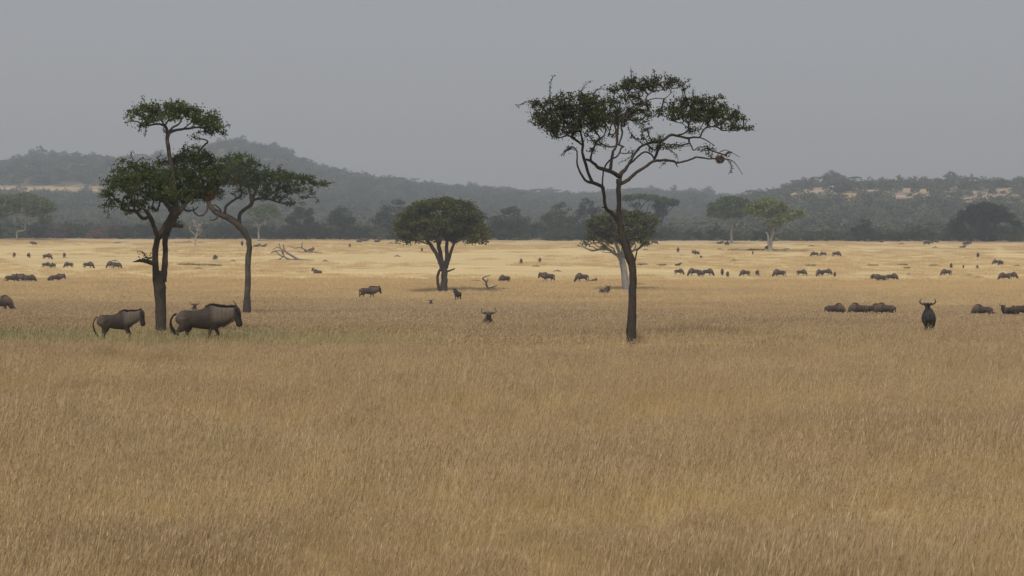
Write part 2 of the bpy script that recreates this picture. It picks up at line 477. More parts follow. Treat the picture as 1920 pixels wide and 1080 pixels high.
protos += [clump(46, .5, .62, .95, .0065, 150 + i, .95, .26, 4, .2) for i in range(4)]      # 6-9 tall stalks
protos += [clump(150, .75, .30, .56, .011, 200 + i, .5, .16, 2) for i in range(4)]      # 6-9 mid
protos += [clump(130, 1.1, .28, .50, .022, 300 + i, .5, .15, 1) for i in range(4)]      # 10-13
tallz = lambda x, y: ~(greenzone(x, y) & (RNG.random(len(x)) < .55))
scatter_grass('tall_grass', [(11.5, 30, 7.5, .85, 1.15, np.arange(0, 6), None), (30, 50, 4.8, .85, 1.15, np.arange(0, 6), None),
    (50, 85, 3.4, .8, 1.1, np.arange(10, 14), tallz), (85, 150, 2.0, .85, 1.15, np.arange(14, 18), None), (12, 62, .5, .8, 1.1, np.arange(6, 10), lambda x, y: ~((y > 42) & (x < 2)))],
    protos, 'tall dry straw coloured grass with seed heads filling the foreground')
protos = [clump(150, 1.5, .16, .34, .03, 400 + i, .2, .3, 1) for i in range(4)]
shortz = lambda x, y: (vnoise(x, y, 30, 31) * .6 + vnoise(x, y, 9, 32) * .4) > .45
scatter_grass('short_grass', [(150, 235, .8, .9, 1.3, np.arange(0, 4), None), (235, 456, .14, .8, 1.3, np.arange(0, 4), shortz)],
    protos, 'short pale dry grass over the open plain')
# ================================================================= traced trees
def grow(nodes, targets, rng, step=.35, sag=.12, reach=.55):
    """attach every target to the nearest part of the tree; returns twig list [(pts, radii)]"""
    nodes = [np.asarray(n) for n in nodes]
    NP = np.array(nodes); par = [-1] * len(nodes); cnt = [0] * len(nodes)
    T = np.array(targets)
    d = np.array([np.min(np.linalg.norm(NP - t, axis=1)) for t in T])
    order = np.argsort(d)
    cap = len(NP) + len(T) * 14
    A = np.zeros((cap, 3)); A[:len(NP)] = NP; n = len(NP)
    twigs = []
    for i in order:
        t = T[i]
        dd = np.linalg.norm(A[:n] - t, axis=1)
        # prefer joining from below
        dd = dd + .35 * np.maximum(A[:n, 2] - t[2], 0)
        j = int(np.argmin(dd)); a = A[j]; L = np.linalg.norm(t - a)
        k = max(2, min(9, int(L / step) + 2))
        u = np.linspace(0, 1, k)[:, None]
        side = rng.normal(size=3) * .16 * L
        pts = a * (1 - u) + t * u + side * (u * (1 - u)) * 2 + np.array([0, 0, 1.]) * (u * (1 - u)) * sag * L
        pts[1:-1] += rng.normal(size=(k - 2, 3)) * .03 * L
        ids = [j]
        for q in pts[1:]:
            A[n] = q; par.append(ids[-1]); cnt.append(0); ids.append(n); n += 1
        twigs.append(ids)
    cnt = np.zeros(n)
    for ids in twigs:
        c = ids[-1]
        while c != -1: cnt[c] += 1; c = par[c]
    return A[:n], twigs, cnt, par

def traced_tree(name, label, base_px, s, branches, foliage, spikes, barkm, leafm, seed, leaf=.11, sub=7.0, lpc=18, bdep=2.0,
                fdep=1.0, twig=1.0, asp=.5, group=None, spread=1.0, thin=1.0, merge=False):
    rng = np.random.default_rng(seed)
    D0 = F / s
    O = ground_at(base_px[0], D0)
    root = empty(name, O, label=label, cat='tree', group=group)
    mb = MB(); nodes = []; npx = []; ndep = []
    for bi, br in enumerate(branches):
        dep = None
        if isinstance(br, tuple): dep, br = br
        b = np.array(br, float)
        sp = smooth_path(b, 3)
        x, y, r = sp[:, 0], sp[:, 1], np.maximum(sp[:, 2], .35)
        if bi == 0: dd = np.zeros(len(sp))
        else:
            A = np.array(npx); j = int(np.argmin(np.hypot(A[:, 0] - b[0, 0], A[:, 1] - b[0, 1]))); ds = ndep[j]
            L = np.sum(np.hypot(np.diff(b[:, 0]), np.diff(b[:, 1]))) / s
            if dep is None: dep = ds + rng.choice([-1, 1]) * rng.uniform(.25, .6) * L * bdep * .5
            u = np.linspace(0, 1, len(sp)); dd = ds + (dep - ds) * u
        wig = (rng.random((len(sp), 2)) - .5) * (.25 + np.minimum(r, 2.0))[:, None] * .42
        pts = P(x + wig[:, 0], y + wig[:, 1], D0 + dd)
        if bi == 0: pts = np.vstack([pts[0] + np.array([0, 0, min(0, O[2] - pts[0][2]) - .3]), pts]); r = np.r_[r[0] * 1.25, r]; pts_n = pts[1:]
        else: pts_n = pts
        mb.tube(pts, r / s * thin, 9 if bi < 4 else 7, .22)
        nodes += list(pts_n); npx += list(zip(x, y)); ndep += list(dd)
    # foliage targets
    A = np.array(npx); ND = np.array(ndep); T = []
    for f in foliage:
        cx, cy, rx, ry = f[:4]; den = f[4] if len(f) > 4 else 1.0
        j = int(np.argmin(np.hypot(A[:, 0] - cx, (A[:, 1] - cy) * 1.0)))
        dc = ND[j] + rng.normal(0, .5) * fdep
        n = max(2, int(den * math.pi * rx * ry / sub ** 2 * 1.35))
        a = rng.random(n) * 6.283; rr = np.sqrt(rng.random(n)) * rng.uniform(.85, 1.15, n)
        u = cx + np.cos(a) * rr * rx; v = cy + np.sin(a) * rr * ry
        dpt = dc + rng.normal(0, 1, n) * rx / s * .75 * fdep
        T += list(P(u, v, D0 + dpt))
    T = np.array(T)
    NA, twigs, cnt, par = grow(nodes, T, rng)
    tb = mb if merge else MB(); tw_pts = []
    for ids in twigs:
        pts = NA[ids]; c = np.maximum(cnt[ids], 1); c[0] = c[1] if len(ids) > 1 else c[0]
        tb.tube(pts, (.0075 + .006 * np.sqrt(c)) * twig, 4, 0, cap=False)
        tw_pts.append(pts)
    C = []; Sz = []; Tn = []
    for sp in spikes:
        b = np.array([(q[0], q[1], .5) for q in sp], float); pth = smooth_path(b, 3)
        j = int(np.argmin(np.hypot(A[:, 0] - b[0, 0], A[:, 1] - b[0, 1])))
        dd = ND[j]
        pts = P(pth[:, 0], pth[:, 1], D0 + dd)
        jn = int(np.argmin(np.linalg.norm(NA - pts[0], axis=1))); pts = np.vstack([NA[jn], pts])
        tb.tube(pts, np.linspace(.02, .007, len(pts)) * twig, 4)
        for p_ in pts[1:]:
            k = 5; C.append(p_ + rng.normal(size=(k, 3)) * .05 * spread); Sz.append(rng.uniform(.5, .9, k) * leaf); Tn.append(rng.random(k) * .6)
    obj('trunk', mb.build('trunk', barkm, off=O), root)
    if not merge: obj('branches', tb.build('branches', barkm, off=O), root)
    for ids in twigs:
        pts = NA[ids]; e = pts[-1]; k = rng.poisson(lpc) + 3
        tnt = np.clip(rng.normal(.45, .2), 0, 1)
        c1 = e + rng.normal(size=(k, 3)) * np.array([.13, .13, .085]) * spread
        k2 = max(2, k // 3); u = rng.random(k2)[:, None]; w = pts[-2] * (1 - u) + e * u
        c2 = w + rng.normal(size=(k2, 3)) * .06 * spread
        cc = np.vstack([c1, c2]); C.append(cc); Sz.append(rng.uniform(.55, 1.25, len(cc)) * leaf)
        Tn.append(np.clip(tnt + rng.normal(0, .15, len(cc)), 0, 1))
    C = np.vstack(C); Sz = np.concatenate(Sz); Tn = np.concatenate(Tn)
    V, Fc = leaf_quads(C - O, Sz, asp, .3, rng)
    obj('crown', mesh('crown', V, Fc, attrs={'tint': np.repeat(Tn, 4)}, mats=[leafm]), root)
    return root, D0, O

# --- right hand tree
BR = [
 [(1184,656,11.5),(1183.8,642,11),(1183.6,630,10.3),(1184.5,595,9.2),(1185.8,558,8.2),(1187,520,7.6),(1185,498,8),(1178,474,9),(1168.5,448,8),(1163.5,426,6.6),(1161,394,5.2),(1160,356,5),(1161,336,6)],
 (-.6,[(1163,424,3),(1156,410,4),(1145,398,4),(1135,388,3.5),(1132,360,3.4),(1128,350,4),(1110,342.5,3.3),(1097,338,2.5),(1085,316.5,1.9),(1081.8,302,1.6),(1081.8,285,1.5),(1073,275,1.3),(1063,281,1),(1056,293,.6)]),
 (-1.6,[(1112,343,3.2),(1104.5,328,3),(1096.7,302,3),(1092,285,2.6),(1092.8,266,2.5),(1089,250,2),(1085,235,1.8),(1078,222,1.4),(1070,205,1)]),
 (-2.4,[(1093,272,2),(1084,266,2),(1076,260.7,2),(1064,253.6,1.6),(1050,258,1.2),(1038,250,.9),(1028,238,.7)]),
 (.6,[(1130,350,2),(1129.8,340,1.7),(1131,323,1.6),(1133.6,314,1.6),(1142,301,1.8),(1155,294.5,1.7),(1161.5,286.7,1.8),(1165,277.6,2),(1169.3,275,1.8),(1161.5,271.8,2),(1156.5,266,2.2),(1156.3,247.8,2.2),(1150,225,1.8),(1143,205,1.4),(1150,188,1),(1152,172,.8)]),
 (1.2,[(1160,272,2),(1162.8,264,2),(1166.7,247.8,1.9),(1165,236,1.8),(1172,222,1.7),(1184,207,1.6),(1187,194,1.6),(1174.5,178,1.2),(1168,168,.8)]),
 (1.8,[(1184,207,1.5),(1198,200,1.5),(1209,194,1.5),(1212.4,181,1.4),(1222.8,172,1.3),(1235.8,169.3,1),(1250,168,.7)]),
 (2.2,[(1208,196,1.2),(1217.6,187.4,1.1),(1231.9,184,1),(1244.8,184.8,.9),(1256,176,.8),(1260,160,.6)]),
 (-.6,[(1153.7,274,1.7),(1140.8,275,1.6),(1124,267,1.5),(1122.6,260.7,1.5),(1131.7,255.5,1.4),(1135.6,242.6,1.3),(1132,225,1)]),
 (-1.2,[(1161.5,331,5),(1153.7,325.6,4.5),(1140.8,319.7,4.2),(1125,315.9,3.8),(1116,308.7,3.2),(1107,301,2.8),(1099,299,2.2)]),
 (-2,[(1107.5,300,2.2),(1108.4,292,2),(1111,282.8,1.9),(1117.4,268.5,1.8),(1124,256.9,1.7),(1117,247.8,1.5),(1108,232,1.2),(1105,215,1)]),
 (.9,[(1143,320,3.6),(1145,314,3.5),(1147.3,298,3),(1149.9,284,2.8),(1153.7,277.6,2.6),(1157.5,266,2.4),(1158,247.8,2.2),(1160,232,1.7),(1158,215,1.2)]),
 (1.6,[(1162,333,5),(1165.4,324,4.5),(1172,317.8,3.6),(1178.4,308.7,2.9),(1187.5,291.9,2.6),(1195,281.5,2.5),(1203,274,2.5),(1219,268,3),(1235.8,265.4,3.1),(1247.4,260,2.9),(1256.5,253.5,3),(1269.5,254.4,2.6),(1287.6,258.9,2.5),(1294,258.9,2.2)]),
 (2.4,[(1268,254,2),(1277,251.8,1.9),(1287.6,247,1.8),(1291.5,235.6,1.6),(1284,226,1.3),(1278.5,231,1),(1264,227.6,1),(1250,223.7,.8)]),
 (.6,[(1293,259,2),(1303,257.5,1.9),(1312,257.6,1.8),(1316,248.5,1.7),(1322.6,240,1.6),(1331.7,237.5,1.6),(1346,238.8,1.4),(1355,244.6,1.3),(1368,244,1.2),(1379.7,244.6,1.1),(1392,238,.8)]),
 (1.5,[(1325,239,1.3),(1329,230,1.2),(1333,218,1),(1345,205,.8)]),
 (1.5,[(1290,238,1.5),(1296,225,1.3),(1305,210,1.1),(1318,198,.8)]),
 (1.0,[(1312,258,1.3),(1322.6,262,1.2),(1332,268,1),(1340,273,.7)]),
 (1.4,[(1291,258,2.2),(1292.8,268,1.9),(1296.7,274.5,1.5),(1300.6,282,1.2),(1309.7,275.8,1),(1322.6,275.8,.8)]),
 (1.3,[(1240,263,2.6),(1235.8,275.8,3),(1230.6,288.7,2.8),(1226,302,2.8)]),
 (1.3,[(1179,309,2),(1186,303,2),(1193,296.5,1.9),(1203.3,287.4,1.8),(1211,284.8,1.8),(1220,288.7,1.8),(1226,296,1.8)]),
 (1.8,[(1163,345,4),(1169,342,4),(1178.4,337,3.9),(1194,323,3.3),(1207,315,3.1),(1224,303,3),(1237,301,2.9),(1251,300.4,2.7),(1263,302.3,2.5),(1269.5,305.5,2.3),(1283.7,302.3,2.1),(1296.7,298.4,2),(1308,294.6,1.9),(1329,297.8,1.6),(1343,297,1.4),(1357.6,297.8,1.1),(1372,301,.9),(1381,309.5,.7),(1392.6,327.6,.5)]),
 (2.0,[(1343,296,1),(1348,287.4,.9),(1357.6,281.6,.8),(1368,284,.7),(1387.5,295,.5)]),
 (1.8,[(1266,304,1.5),(1268,309,1.2),(1271,313,.8)]),
 (.2,[(1189,494,3),(1191,486,1.8),(1194.6,470,1.4),(1201.5,461,1.1),(1206,457,.7)]),
 (-.3,[(1134,388,2),(1131,389,1.4),(1128,388,.8)]),
 (-.4,[(1170,455,2),(1180,449,1.6),(1192,446,1)]),
]
FL = [(1012,205,18,20),(1045,205,28,24),(1080,200,30,26),(1112,198,28,26),(1140,205,24,24),(1030,232,26,16),(1065,235,30,16),(1100,232,25,16),(1130,230,25,14),(1160,220,18,16),(1040,250,14,7),
 (1150,165,14,9),(1175,160,19,14),(1195,155,18,12),(1215,160,20,13),(1240,152,20,10),(1262,153,15,8,.8),(1284,162,10,6,.6),(1165,185,14,9,.8),(1190,178,16,10),(1205,200,18,13),(1185,212,16,12),(1200,226,16,8,.8),(1222,215,13,7,.7),(1255,166,10,7,.7),
 (1270,197,20,15),(1295,197,23,17),(1320,202,27,19),(1345,206,24,16),(1368,216,18,12),(1385,227,13,9),(1400,237,9,6,.8),(1275,215,24,11),(1305,220,27,11),(1335,224,23,11),(1250,212,18,9,.8),(1230,202,12,7,.6),(1330,185,14,7,.7),(1350,181,7,4,.5),(1375,238,13,7),(1290,241,12,6,.7),(1360,233,13,7),
 (1105,260,24,8,.35),(1125,272,14,6,.4),(1068,252,13,7,.7),(1197,255,16,10,.32),(1222,277,18,7,.5),(1213,240,10,8,.4),(1250,273,18,6,.6),(1278,271,12,5,.4),(1325,279,16,7,.6),(1330,290,12,5,.4),(1368,290,12,4,.35),(1112,284,12,6,.4),(1068,279,7,4,.5),(1148,248,14,7,.4),(1308,246,9,5,.5),(1180,285,10,5,.3),(1238,262,16,6,.6),(1300,250,12,5,.6),
 (1182,404,18,5,.3),(1192,446,10,4,.5)]
SPK = [[(1032,190),(1031,170),(1032,155),(1038,143)],[(1184,152),(1184,140),(1183,130)],[(1229,152),(1227,138),(1226,130)],[(1092,185),(1090,172),(1096,160),(1108,152)],[(1008,190),(992,190),(980,194),(968,200)],
 [(1008,235),(998,231),(990,226)],[(1060,190),(1056,178),(1052,170)],[(1110,176),(1118,170),(1128,164)],[(1270,165),(1285,155),(1295,148)],[(1280,170),(1290,164),(1293,160)],[(1338,190),(1348,182),(1352,177)],
 [(1365,205),(1361,196),(1359,190)],[(1380,215),(1384,205),(1385,200)],[(1400,240),(1408,240),(1412,243)],[(1195,282),(1180,296),(1160,306)],[(1205,270),(1190,258),(1180,245),(1178,232)],[(1215,268),(1205,252),(1202,240)],[(1240,266),(1255,280),(1268,290),(1270,296)],
 [(1235,265),(1262,274),(1290,274)],[(1362,298),(1370,306),(1371,318),(1370,324)],[(1072,276),(1060,283),(1053,292)],[(1300,182),(1299,175),(1301,168)],[(1325,192),(1324,183),(1323,176)],[(1245,168),(1247,150),(1246,136)],[(1010,205),(1002,215),(998,224)],[(1250,300),(1246,306),(1240,310)]]
right_tree, RD0, RO = traced_tree('acacia_tree', 'tall dark thorn tree right of centre, wide open crown on a bent forked trunk',
    (1184, 640), 59, BR, FL, SPK, M['bark'], M['leaf_dark'], 11, leaf=.088, sub=6.6, lpc=13, spread=.66, thin=.92)

# --- left hand tree with umbrella top
BL = [
 [(302,646,12.5),(302,632,11.6),(302,620,11),(301.4,584,11.3),(300,548,12.5),(299,524,12),(303,508,8)],
 (-.6,[(293,528,7),(291.8,505,7),(291,476,6.5),(294,452,6.5),(300,440,7),(309.8,428,8),(319.4,413.7,9),(329,397,9),(329,385,7)]),
 (.4,[(306,528,7),(308.6,505,6.2),(309.8,476,5.6),(309.8,452,5.6),(312,440,6),(320,420,6),(332,405,6)]),
 (-1.4,[(296,446,4),(291.8,433,5),(285.7,416,4.6),(279.7,403,4.2),(272,395,3)]),
 (-2,[(281,404,3),(272,410,3.6),(264,407,3.6),(256,397,3),(243,395,2.8),(232,394,2.4),(228,385,1.8),(232,370,1.2)]),
 (-1.2,[(323,398,5),(314,385,4.4),(305,374,4),(298,360,3.3),(290,337,3),(282,322,2),(270,312,1.3)]),
 (1.6,[(333,400,6),(342,389,5.4),(349,379,5),(358,366,4),(368,345,3),(378,325,2.2),(385,310,1.4)]),
 (.2,[(329,388,6),(328,370,5.4),(327,355,5),(323,316,4.6),(317.5,290,4.2),(313.6,264,4.2),(315,249,4.6)]),
 (-1,[(314,249,3.6),(310.6,237,2.7),(299,232.5,2.2),(285.6,234,1.9),(269,236,1.6),(257.8,228,1.3),(240,227,.9)]),
 (1.2,[(316,250,3.6),(320,248,3.2),(332.8,243.6,2.9),(353.6,240.8,2.4),(374,238.8,2),(390,240,1.5),(404,232,1)]),
 (.8,[(317,247,2.6),(324,239,2.1),(335.5,232.5,1.8),(341,222,1.4),(350,212,1)]),
 (-.8,[(312,240,2),(304,228,1.7),(298,216,1.3),(290,204,.8)]),
 (.5,[(345,241,1.4),(358,230,1.2),(370,218,.9)]),
 (-1.0,[(291,495,6),(282,492,5),(271,489.5,4.4),(262,488.5,3.2),(256,490,2),(249,490.8,.8)]),
 (1.0,[(320,420,5),(326,423,4.2),(333,423.5,3.6),(342,424.5,2.8)]),
 (1.4,[(362,300,2),(370,290,2),(378,278,2),(384,271,1.8),(389.7,265.8,1.8),(381,261,1.4),(367.5,260,1.3),(357.8,254.7,.8)]),
 (1.8,[(352,376,3),(366,368,2.4),(380,358,1.8),(395,345,1.3)]),
 (-2.0,[(290,340,2),(276,345,1.8),(262,342,1.6),(245,350,1.3),(225,360,1)]),
 (1.2,[(344,390,3),(350,395,2.2),(362,394,1.6),(372,388,1)]),
]
FLL = [(256,214,14,12,.8),(275,208,20,14),(300,207,25,16),(325,207,27,17),(350,212,27,17),(375,219,25,15),(395,229,21,13),(410,240,13,11),(245,228,9,4,.8),(268,232,18,6,.7),(405,212,8,5,.4),(375,248,7,4,.5),(365,256,8,5,.6),(300,222,28,7),(395,244,16,6),
 (235,313,18,14,.8),(215,343,20,15),(203,368,14,12),(240,345,28,22),(262,325,25,20),(290,328,30,23),(270,362,30,20),(240,380,22,12,.8),(300,360,28,22),(325,343,30,26),(345,310,26,22),(362,291,26,16),(380,298,20,16),(350,345,28,26),(375,338,25,26),(390,318,20,18),(330,373,24,12),(362,370,24,14),(268,390,16,10,.5),(290,395,9,8,.6),(385,362,18,12,.8),(310,302,22,9,.8),(400,350,14,16,.8),(200,385,10,8,.6),(340,392,12,5,.4),
 (276,483,12,4,.6),(244,402,10,4,.4),(330,421,9,4,.5)]
SPL = [[(276,200),(270,190),(267,182)],[(262,206),(245,206),(238,215),(233,222)],[(250,300),(245,290),(248,286)],[(255,305),(265,298),(280,300)],[(212,350),(200,345),(190,347)],[(205,370),(197,385),(196,398)],[(208,378),(203,392),(202,408)],[(215,330),(212,322),(215,318)],[(275,236),(273,246),(272,256)],[(262,235),(262,242),(260,248)],[(308,236),(307,244),(309,249)],[(345,285),(343,275),(350,268)],[(420,238),(428,234),(431,236)],[(422,244),(423,252),(420,256)],[(300,303),(296,296),(302,290)],[(232,315),(218,318),(208,322)],[(276,484),(268,474),(258,470)]]
left_tree, LD0, LO = traced_tree('acacia_tree', 'forked thorn tree on the left with small umbrella crown above a dense lower one',
    (301, 640), 54, BL, FLL, SPL, M['bark_left'], M['leaf_left'], 12, leaf=.098, sub=6.8, lpc=14, spread=.70, thin=.92)

# --- third tree, just behind it, leaning crown
BC = [
 [(462.5,600,8.2),(462.5,582,7.6),(464.5,536,5.6),(465,488,5.5),(467.5,464,5.1),(464,445,5.2),(454,430.5,6),(440,416,6.4),(425,406.5,6),(408.5,400,6),(396.5,389.6,5.2),(390,378,4.4),(384,363,4),(380,345,3)],
 (-.6,[(410,401,3),(404,411,1.6),(394,412.5,1.1)]),
 (-1,[(390,385,2.6),(387,396,2),(380,403,1.8),(371,404,1.5),(364,397,1.4),(362,388,1)]),
 (1.5,[(449,424,4),(449.4,404,3.5),(459,392,3.5),(470,385,3.6),(472.5,376,3.8),(470,366,3.2),(464.7,347.5,2.4),(459.5,326.7,1.6)]),
 (2.4,[(472,377,3),(480,373.5,2.5),(492,372,2.2),(506,373.5,2),(524.6,380,1.6),(545,384,1.1)]),
 (.5,[(474,372,2.4),(482,350,2),(492,335,1.7),(505,328,1.2),(530,326,.9),(560,332,.8),(590,341,.6)]),
 (-1.5,[(421,405,3),(423,389,2.6),(433.4,378.8,2.4),(444,372,2.1),(452,368,1.9),(451.7,352,1.6),(446,335,1.2)]),
 (2,[(498,372,1.6),(512,362,1.4),(528,352,1.2),(550,346,1),(575,344,.8)]),
 (-2,[(393,372,2.6),(400,350,2.2),(410,330,1.7),(420,312,1.2)]),
 (-.6,[(418,404,2),(412,392,1.7),(402,384,1.3),(396,392,.9)]),
]
FLC = [(425,310,25,17),(455,305,25,17),(480,320,23,16),(435,333,25,18),(465,338,27,17),(500,333,20,13),(525,329,20,10),(550,334,20,10),(575,338,18,8),(600,344,15,5),(515,348,22,10,.7),(490,358,22,10,.7),(535,358,20,10,.6),(555,354,18,10,.6),(520,371,18,7,.7),(545,378,10,5,.8),(450,360,18,9,.5),(580,360,10,5,.4),(572,370,10,5,.5),(410,330,16,18),(405,362,14,12,.6),(500,372,14,5,.4)]
SPC = [[(610,344),(618,343),(622,342)],[(590,370),(597,376),(594,379)],[(500,322),(505,314),(503,308)],[(425,296),(430,290),(432,286)],[(455,292),(458,288),(462,284)],[(525,320),(523,312),(528,308)]]
mid_tree, CD0, CO = traced_tree('acacia_tree', 'slender thorn tree with crown leaning right, just behind the forked left tree',
    (462.5, 596), 29, BC, FLC, SPC, M['bark_left'], M['leaf_left'], 13, leaf=.16, sub=5.2, lpc=16, bdep=1.6, twig=1.3, spread=1.0, merge=True)

# --- dome crowned acacia in the middle
BM = [
 [(832,550,10.5),(831.5,545,9.6),(833,525,7.4),(833,510,7.2),(833,503,6.5)],
 (-1.2,[(831,508,5),(825,492.5,5),(817.5,475,4.4),(808,460,4),(798,448,3),(785,435,2),(772,425,1.4)]),
 (.9,[(833,506,5),(829,490,5),(823,465,4.5),(819,445,3.4),(812,425,2.2),(800,405,1.4)]),
 (.6,[(834,506,5),(837.5,488,4.6),(838,455,3.6),(842,430,2.6),(848,405,1.8)]),
 (2.2,[(836,505,4),(841,490,3.4),(850,460,3),(858,445,2.4),(870,430,1.8),(885,415,1.3)]),
 (-2.4,[(836,504,3.6),(845,478,2.6),(850,458,2.2),(868,448,1.6),(890,440,1.1)]),
 (-1.0,[(828,550,3.4),(823,540,3.4),(820.5,525,3.3),(822,512,3.2),(827,503,3)]),
 (-.8,[(837,509,2.4),(845,507,2),(852.5,503.5,1.3)]),
 (-3.0,[(806,459,2),(798,456,1.7),(785,452,1.2),(768,450,.9)]),
 (2.6,[(822,466,2.4),(830,440,2),(835,415,1.5),(832,395,1)]),
]
FLM = [(770,412,24,16),(760,427,17,13),(756,440,13,8,.8),(790,395,25,17),(830,388,32,13),(865,394,26,17),(888,412,21,18),(903,434,13,12),(800,425,32,18),(840,418,32,18),(870,433,25,14),(780,444,20,8,.8),(820,446,20,7),(850,446,20,7),(893,447,12,7,.8),(812,380,16,6),(850,380,14,6),(910,443,9,5,.6),(748,425,8,6,.7),(880,452,12,5,.5),(765,453,8,4,.4),(752,452,8,4,.5),(905,453,10,4,.5),(917,439,5,4,.6),(742,418,6,5,.5),(835,374,14,4,.5),(786,380,8,4,.5),(888,392,8,5,.5)]
mid_acacia, MD0, MO = traced_tree('acacia_tree', 'rounded olive green acacia in mid plain, several stems forking from a short trunk',
    (832, 548), 17, BM, FLM, [], M['bark'], M['leaf_mid'], 14, leaf=.27, sub=4.1, lpc=14, bdep=1.2, fdep=1.35, twig=1.6, spread=1.75, asp=.55, thin=.82, merge=True)
# --- grey trunked acacia partly hidden by the right hand tree
BD = [
 [(1175,555,7.2),(1175,548,7),(1173,530,6.6),(1171,512.5,6.4),(1167.5,492.5,6),(1164,482,5)],
 (-1,[(1166,490,4),(1160,480,3.6),(1155,477,3.2),(1145,470,2.8),(1135,467,2.3),(1125,467.5,2),(1110,470,1.7),(1100,466,1.5),(1092.5,462.5,1.2),(1082,461,.8)]),
 (-2,[(1164,483,3.5),(1158,465,3),(1150,448,2.4),(1138,432,1.8),(1125,420,1.2)]),
 (1,[(1166,484,3.5),(1168,465,3),(1172,445,2.4),(1176,425,1.8),(1180,410,1.2)]),
 (2,[(1168,486,3.2),(1176,475,2.7),(1187,470,2.3),(1200,465,1.9),(1206,458,1.5),(1212,445,1.1)]),
 (1.5,[(1172,478,2.4),(1185,460,2),(1198,444,1.6),(1208,428,1.2)]),
 (-1.6,[(1145,470,1.7),(1132,458,1.4),(1118,455,1.2),(1100,458,.8)]),
 (.8,[(1138,468,1.5),(1130,462,1.2),(1122,463,1),(1116,458,.8),(1108,455,.6)]),(-1.2,[(1155,477,1.5),(1150,466,1.3),(1141,461,1.1),(1136,452,.9)]),(1,[(1120,468,1.1),(1112,463,.9),(1104,462,.6)]),(1.2,[(1187,470,1.4),(1192,462,1.1),(1188,454,.8)]),(-.8,[(1160,479,1.2),(1152,474,1),(1140,474,.8),(1128,472,.6)]),
]
FLD = [(1115,422,16,11),(1135,413,20,15),(1160,407,24,13),(1190,409,24,13),(1213,416,18,14),(1120,435,18,12),(1150,434,25,15),(1185,434,25,15),(1210,436,15,11),(1140,449,18,7),(1200,449,18,7),(1095,457,9,4,.5),(1170,452,18,7),(1208,458,6,5,.8),(1108,446,12,6,.7),(1126,462,10,4,.4)]
grey_acacia, GD0, GO = traced_tree('acacia_tree', 'flat crowned acacia with pale grey trunk, half hidden behind the tall bent tree',
    (1175, 551), 16.5, BD, FLD, [], M['bark_grey'], M['leaf_mid'], 15, leaf=.27, sub=4.1, lpc=13, bdep=1.2, fdep=1.3, twig=1.6, spread=1.7, asp=.55, merge=True)

# --- nests (hang in the trees)
def nest_mat():
    m, nt = mat('nest_straw'); n = noise(nt, opos(nt), 9, 5, .7)
    out_bsdf(nt, ramp(nt, n, [(.3, (.11, .055, .025)), (.7, (.30, .17, .08))]), .95, .05, n, .8, .03); return m
M['nest'] = nest_mat()
def nest(px, py, D, r, seed, label):
    rng = np.random.default_rng(seed); p = P(px, py, D)
    n = 900; d = rng.normal(size=(n, 3)); d /= np.linalg.norm(d, axis=1)[:, None]
    C = d * r * rng.uniform(.45, 1.0, n)[:, None] ** .6 * np.array([1, 1, .85]); C[:, 2] -= .15 * r
    V, Fc = leaf_quads(C, rng.uniform(.25, .7, n) * r, .14, 0, rng)
    o = obj('bird_nest', mesh('bird_nest', V, Fc, mats=[M['nest']])); o.location = p
    return tag(o, label=label, cat='nest')
nest(1350, 297.5, RD0 + 1.8, .16, 1, 'round rust brown bird nest woven on the lowest right branch of the tall tree')
nest(390, 362, LD0 + 1.2, .30, 2, 'large brown bird nest buried in the lower crown of the forked left tree')
nest(441, 338, CD0 - 1.4, .30, 3, 'orange brown bird nest in the crown of the slender leaning tree')

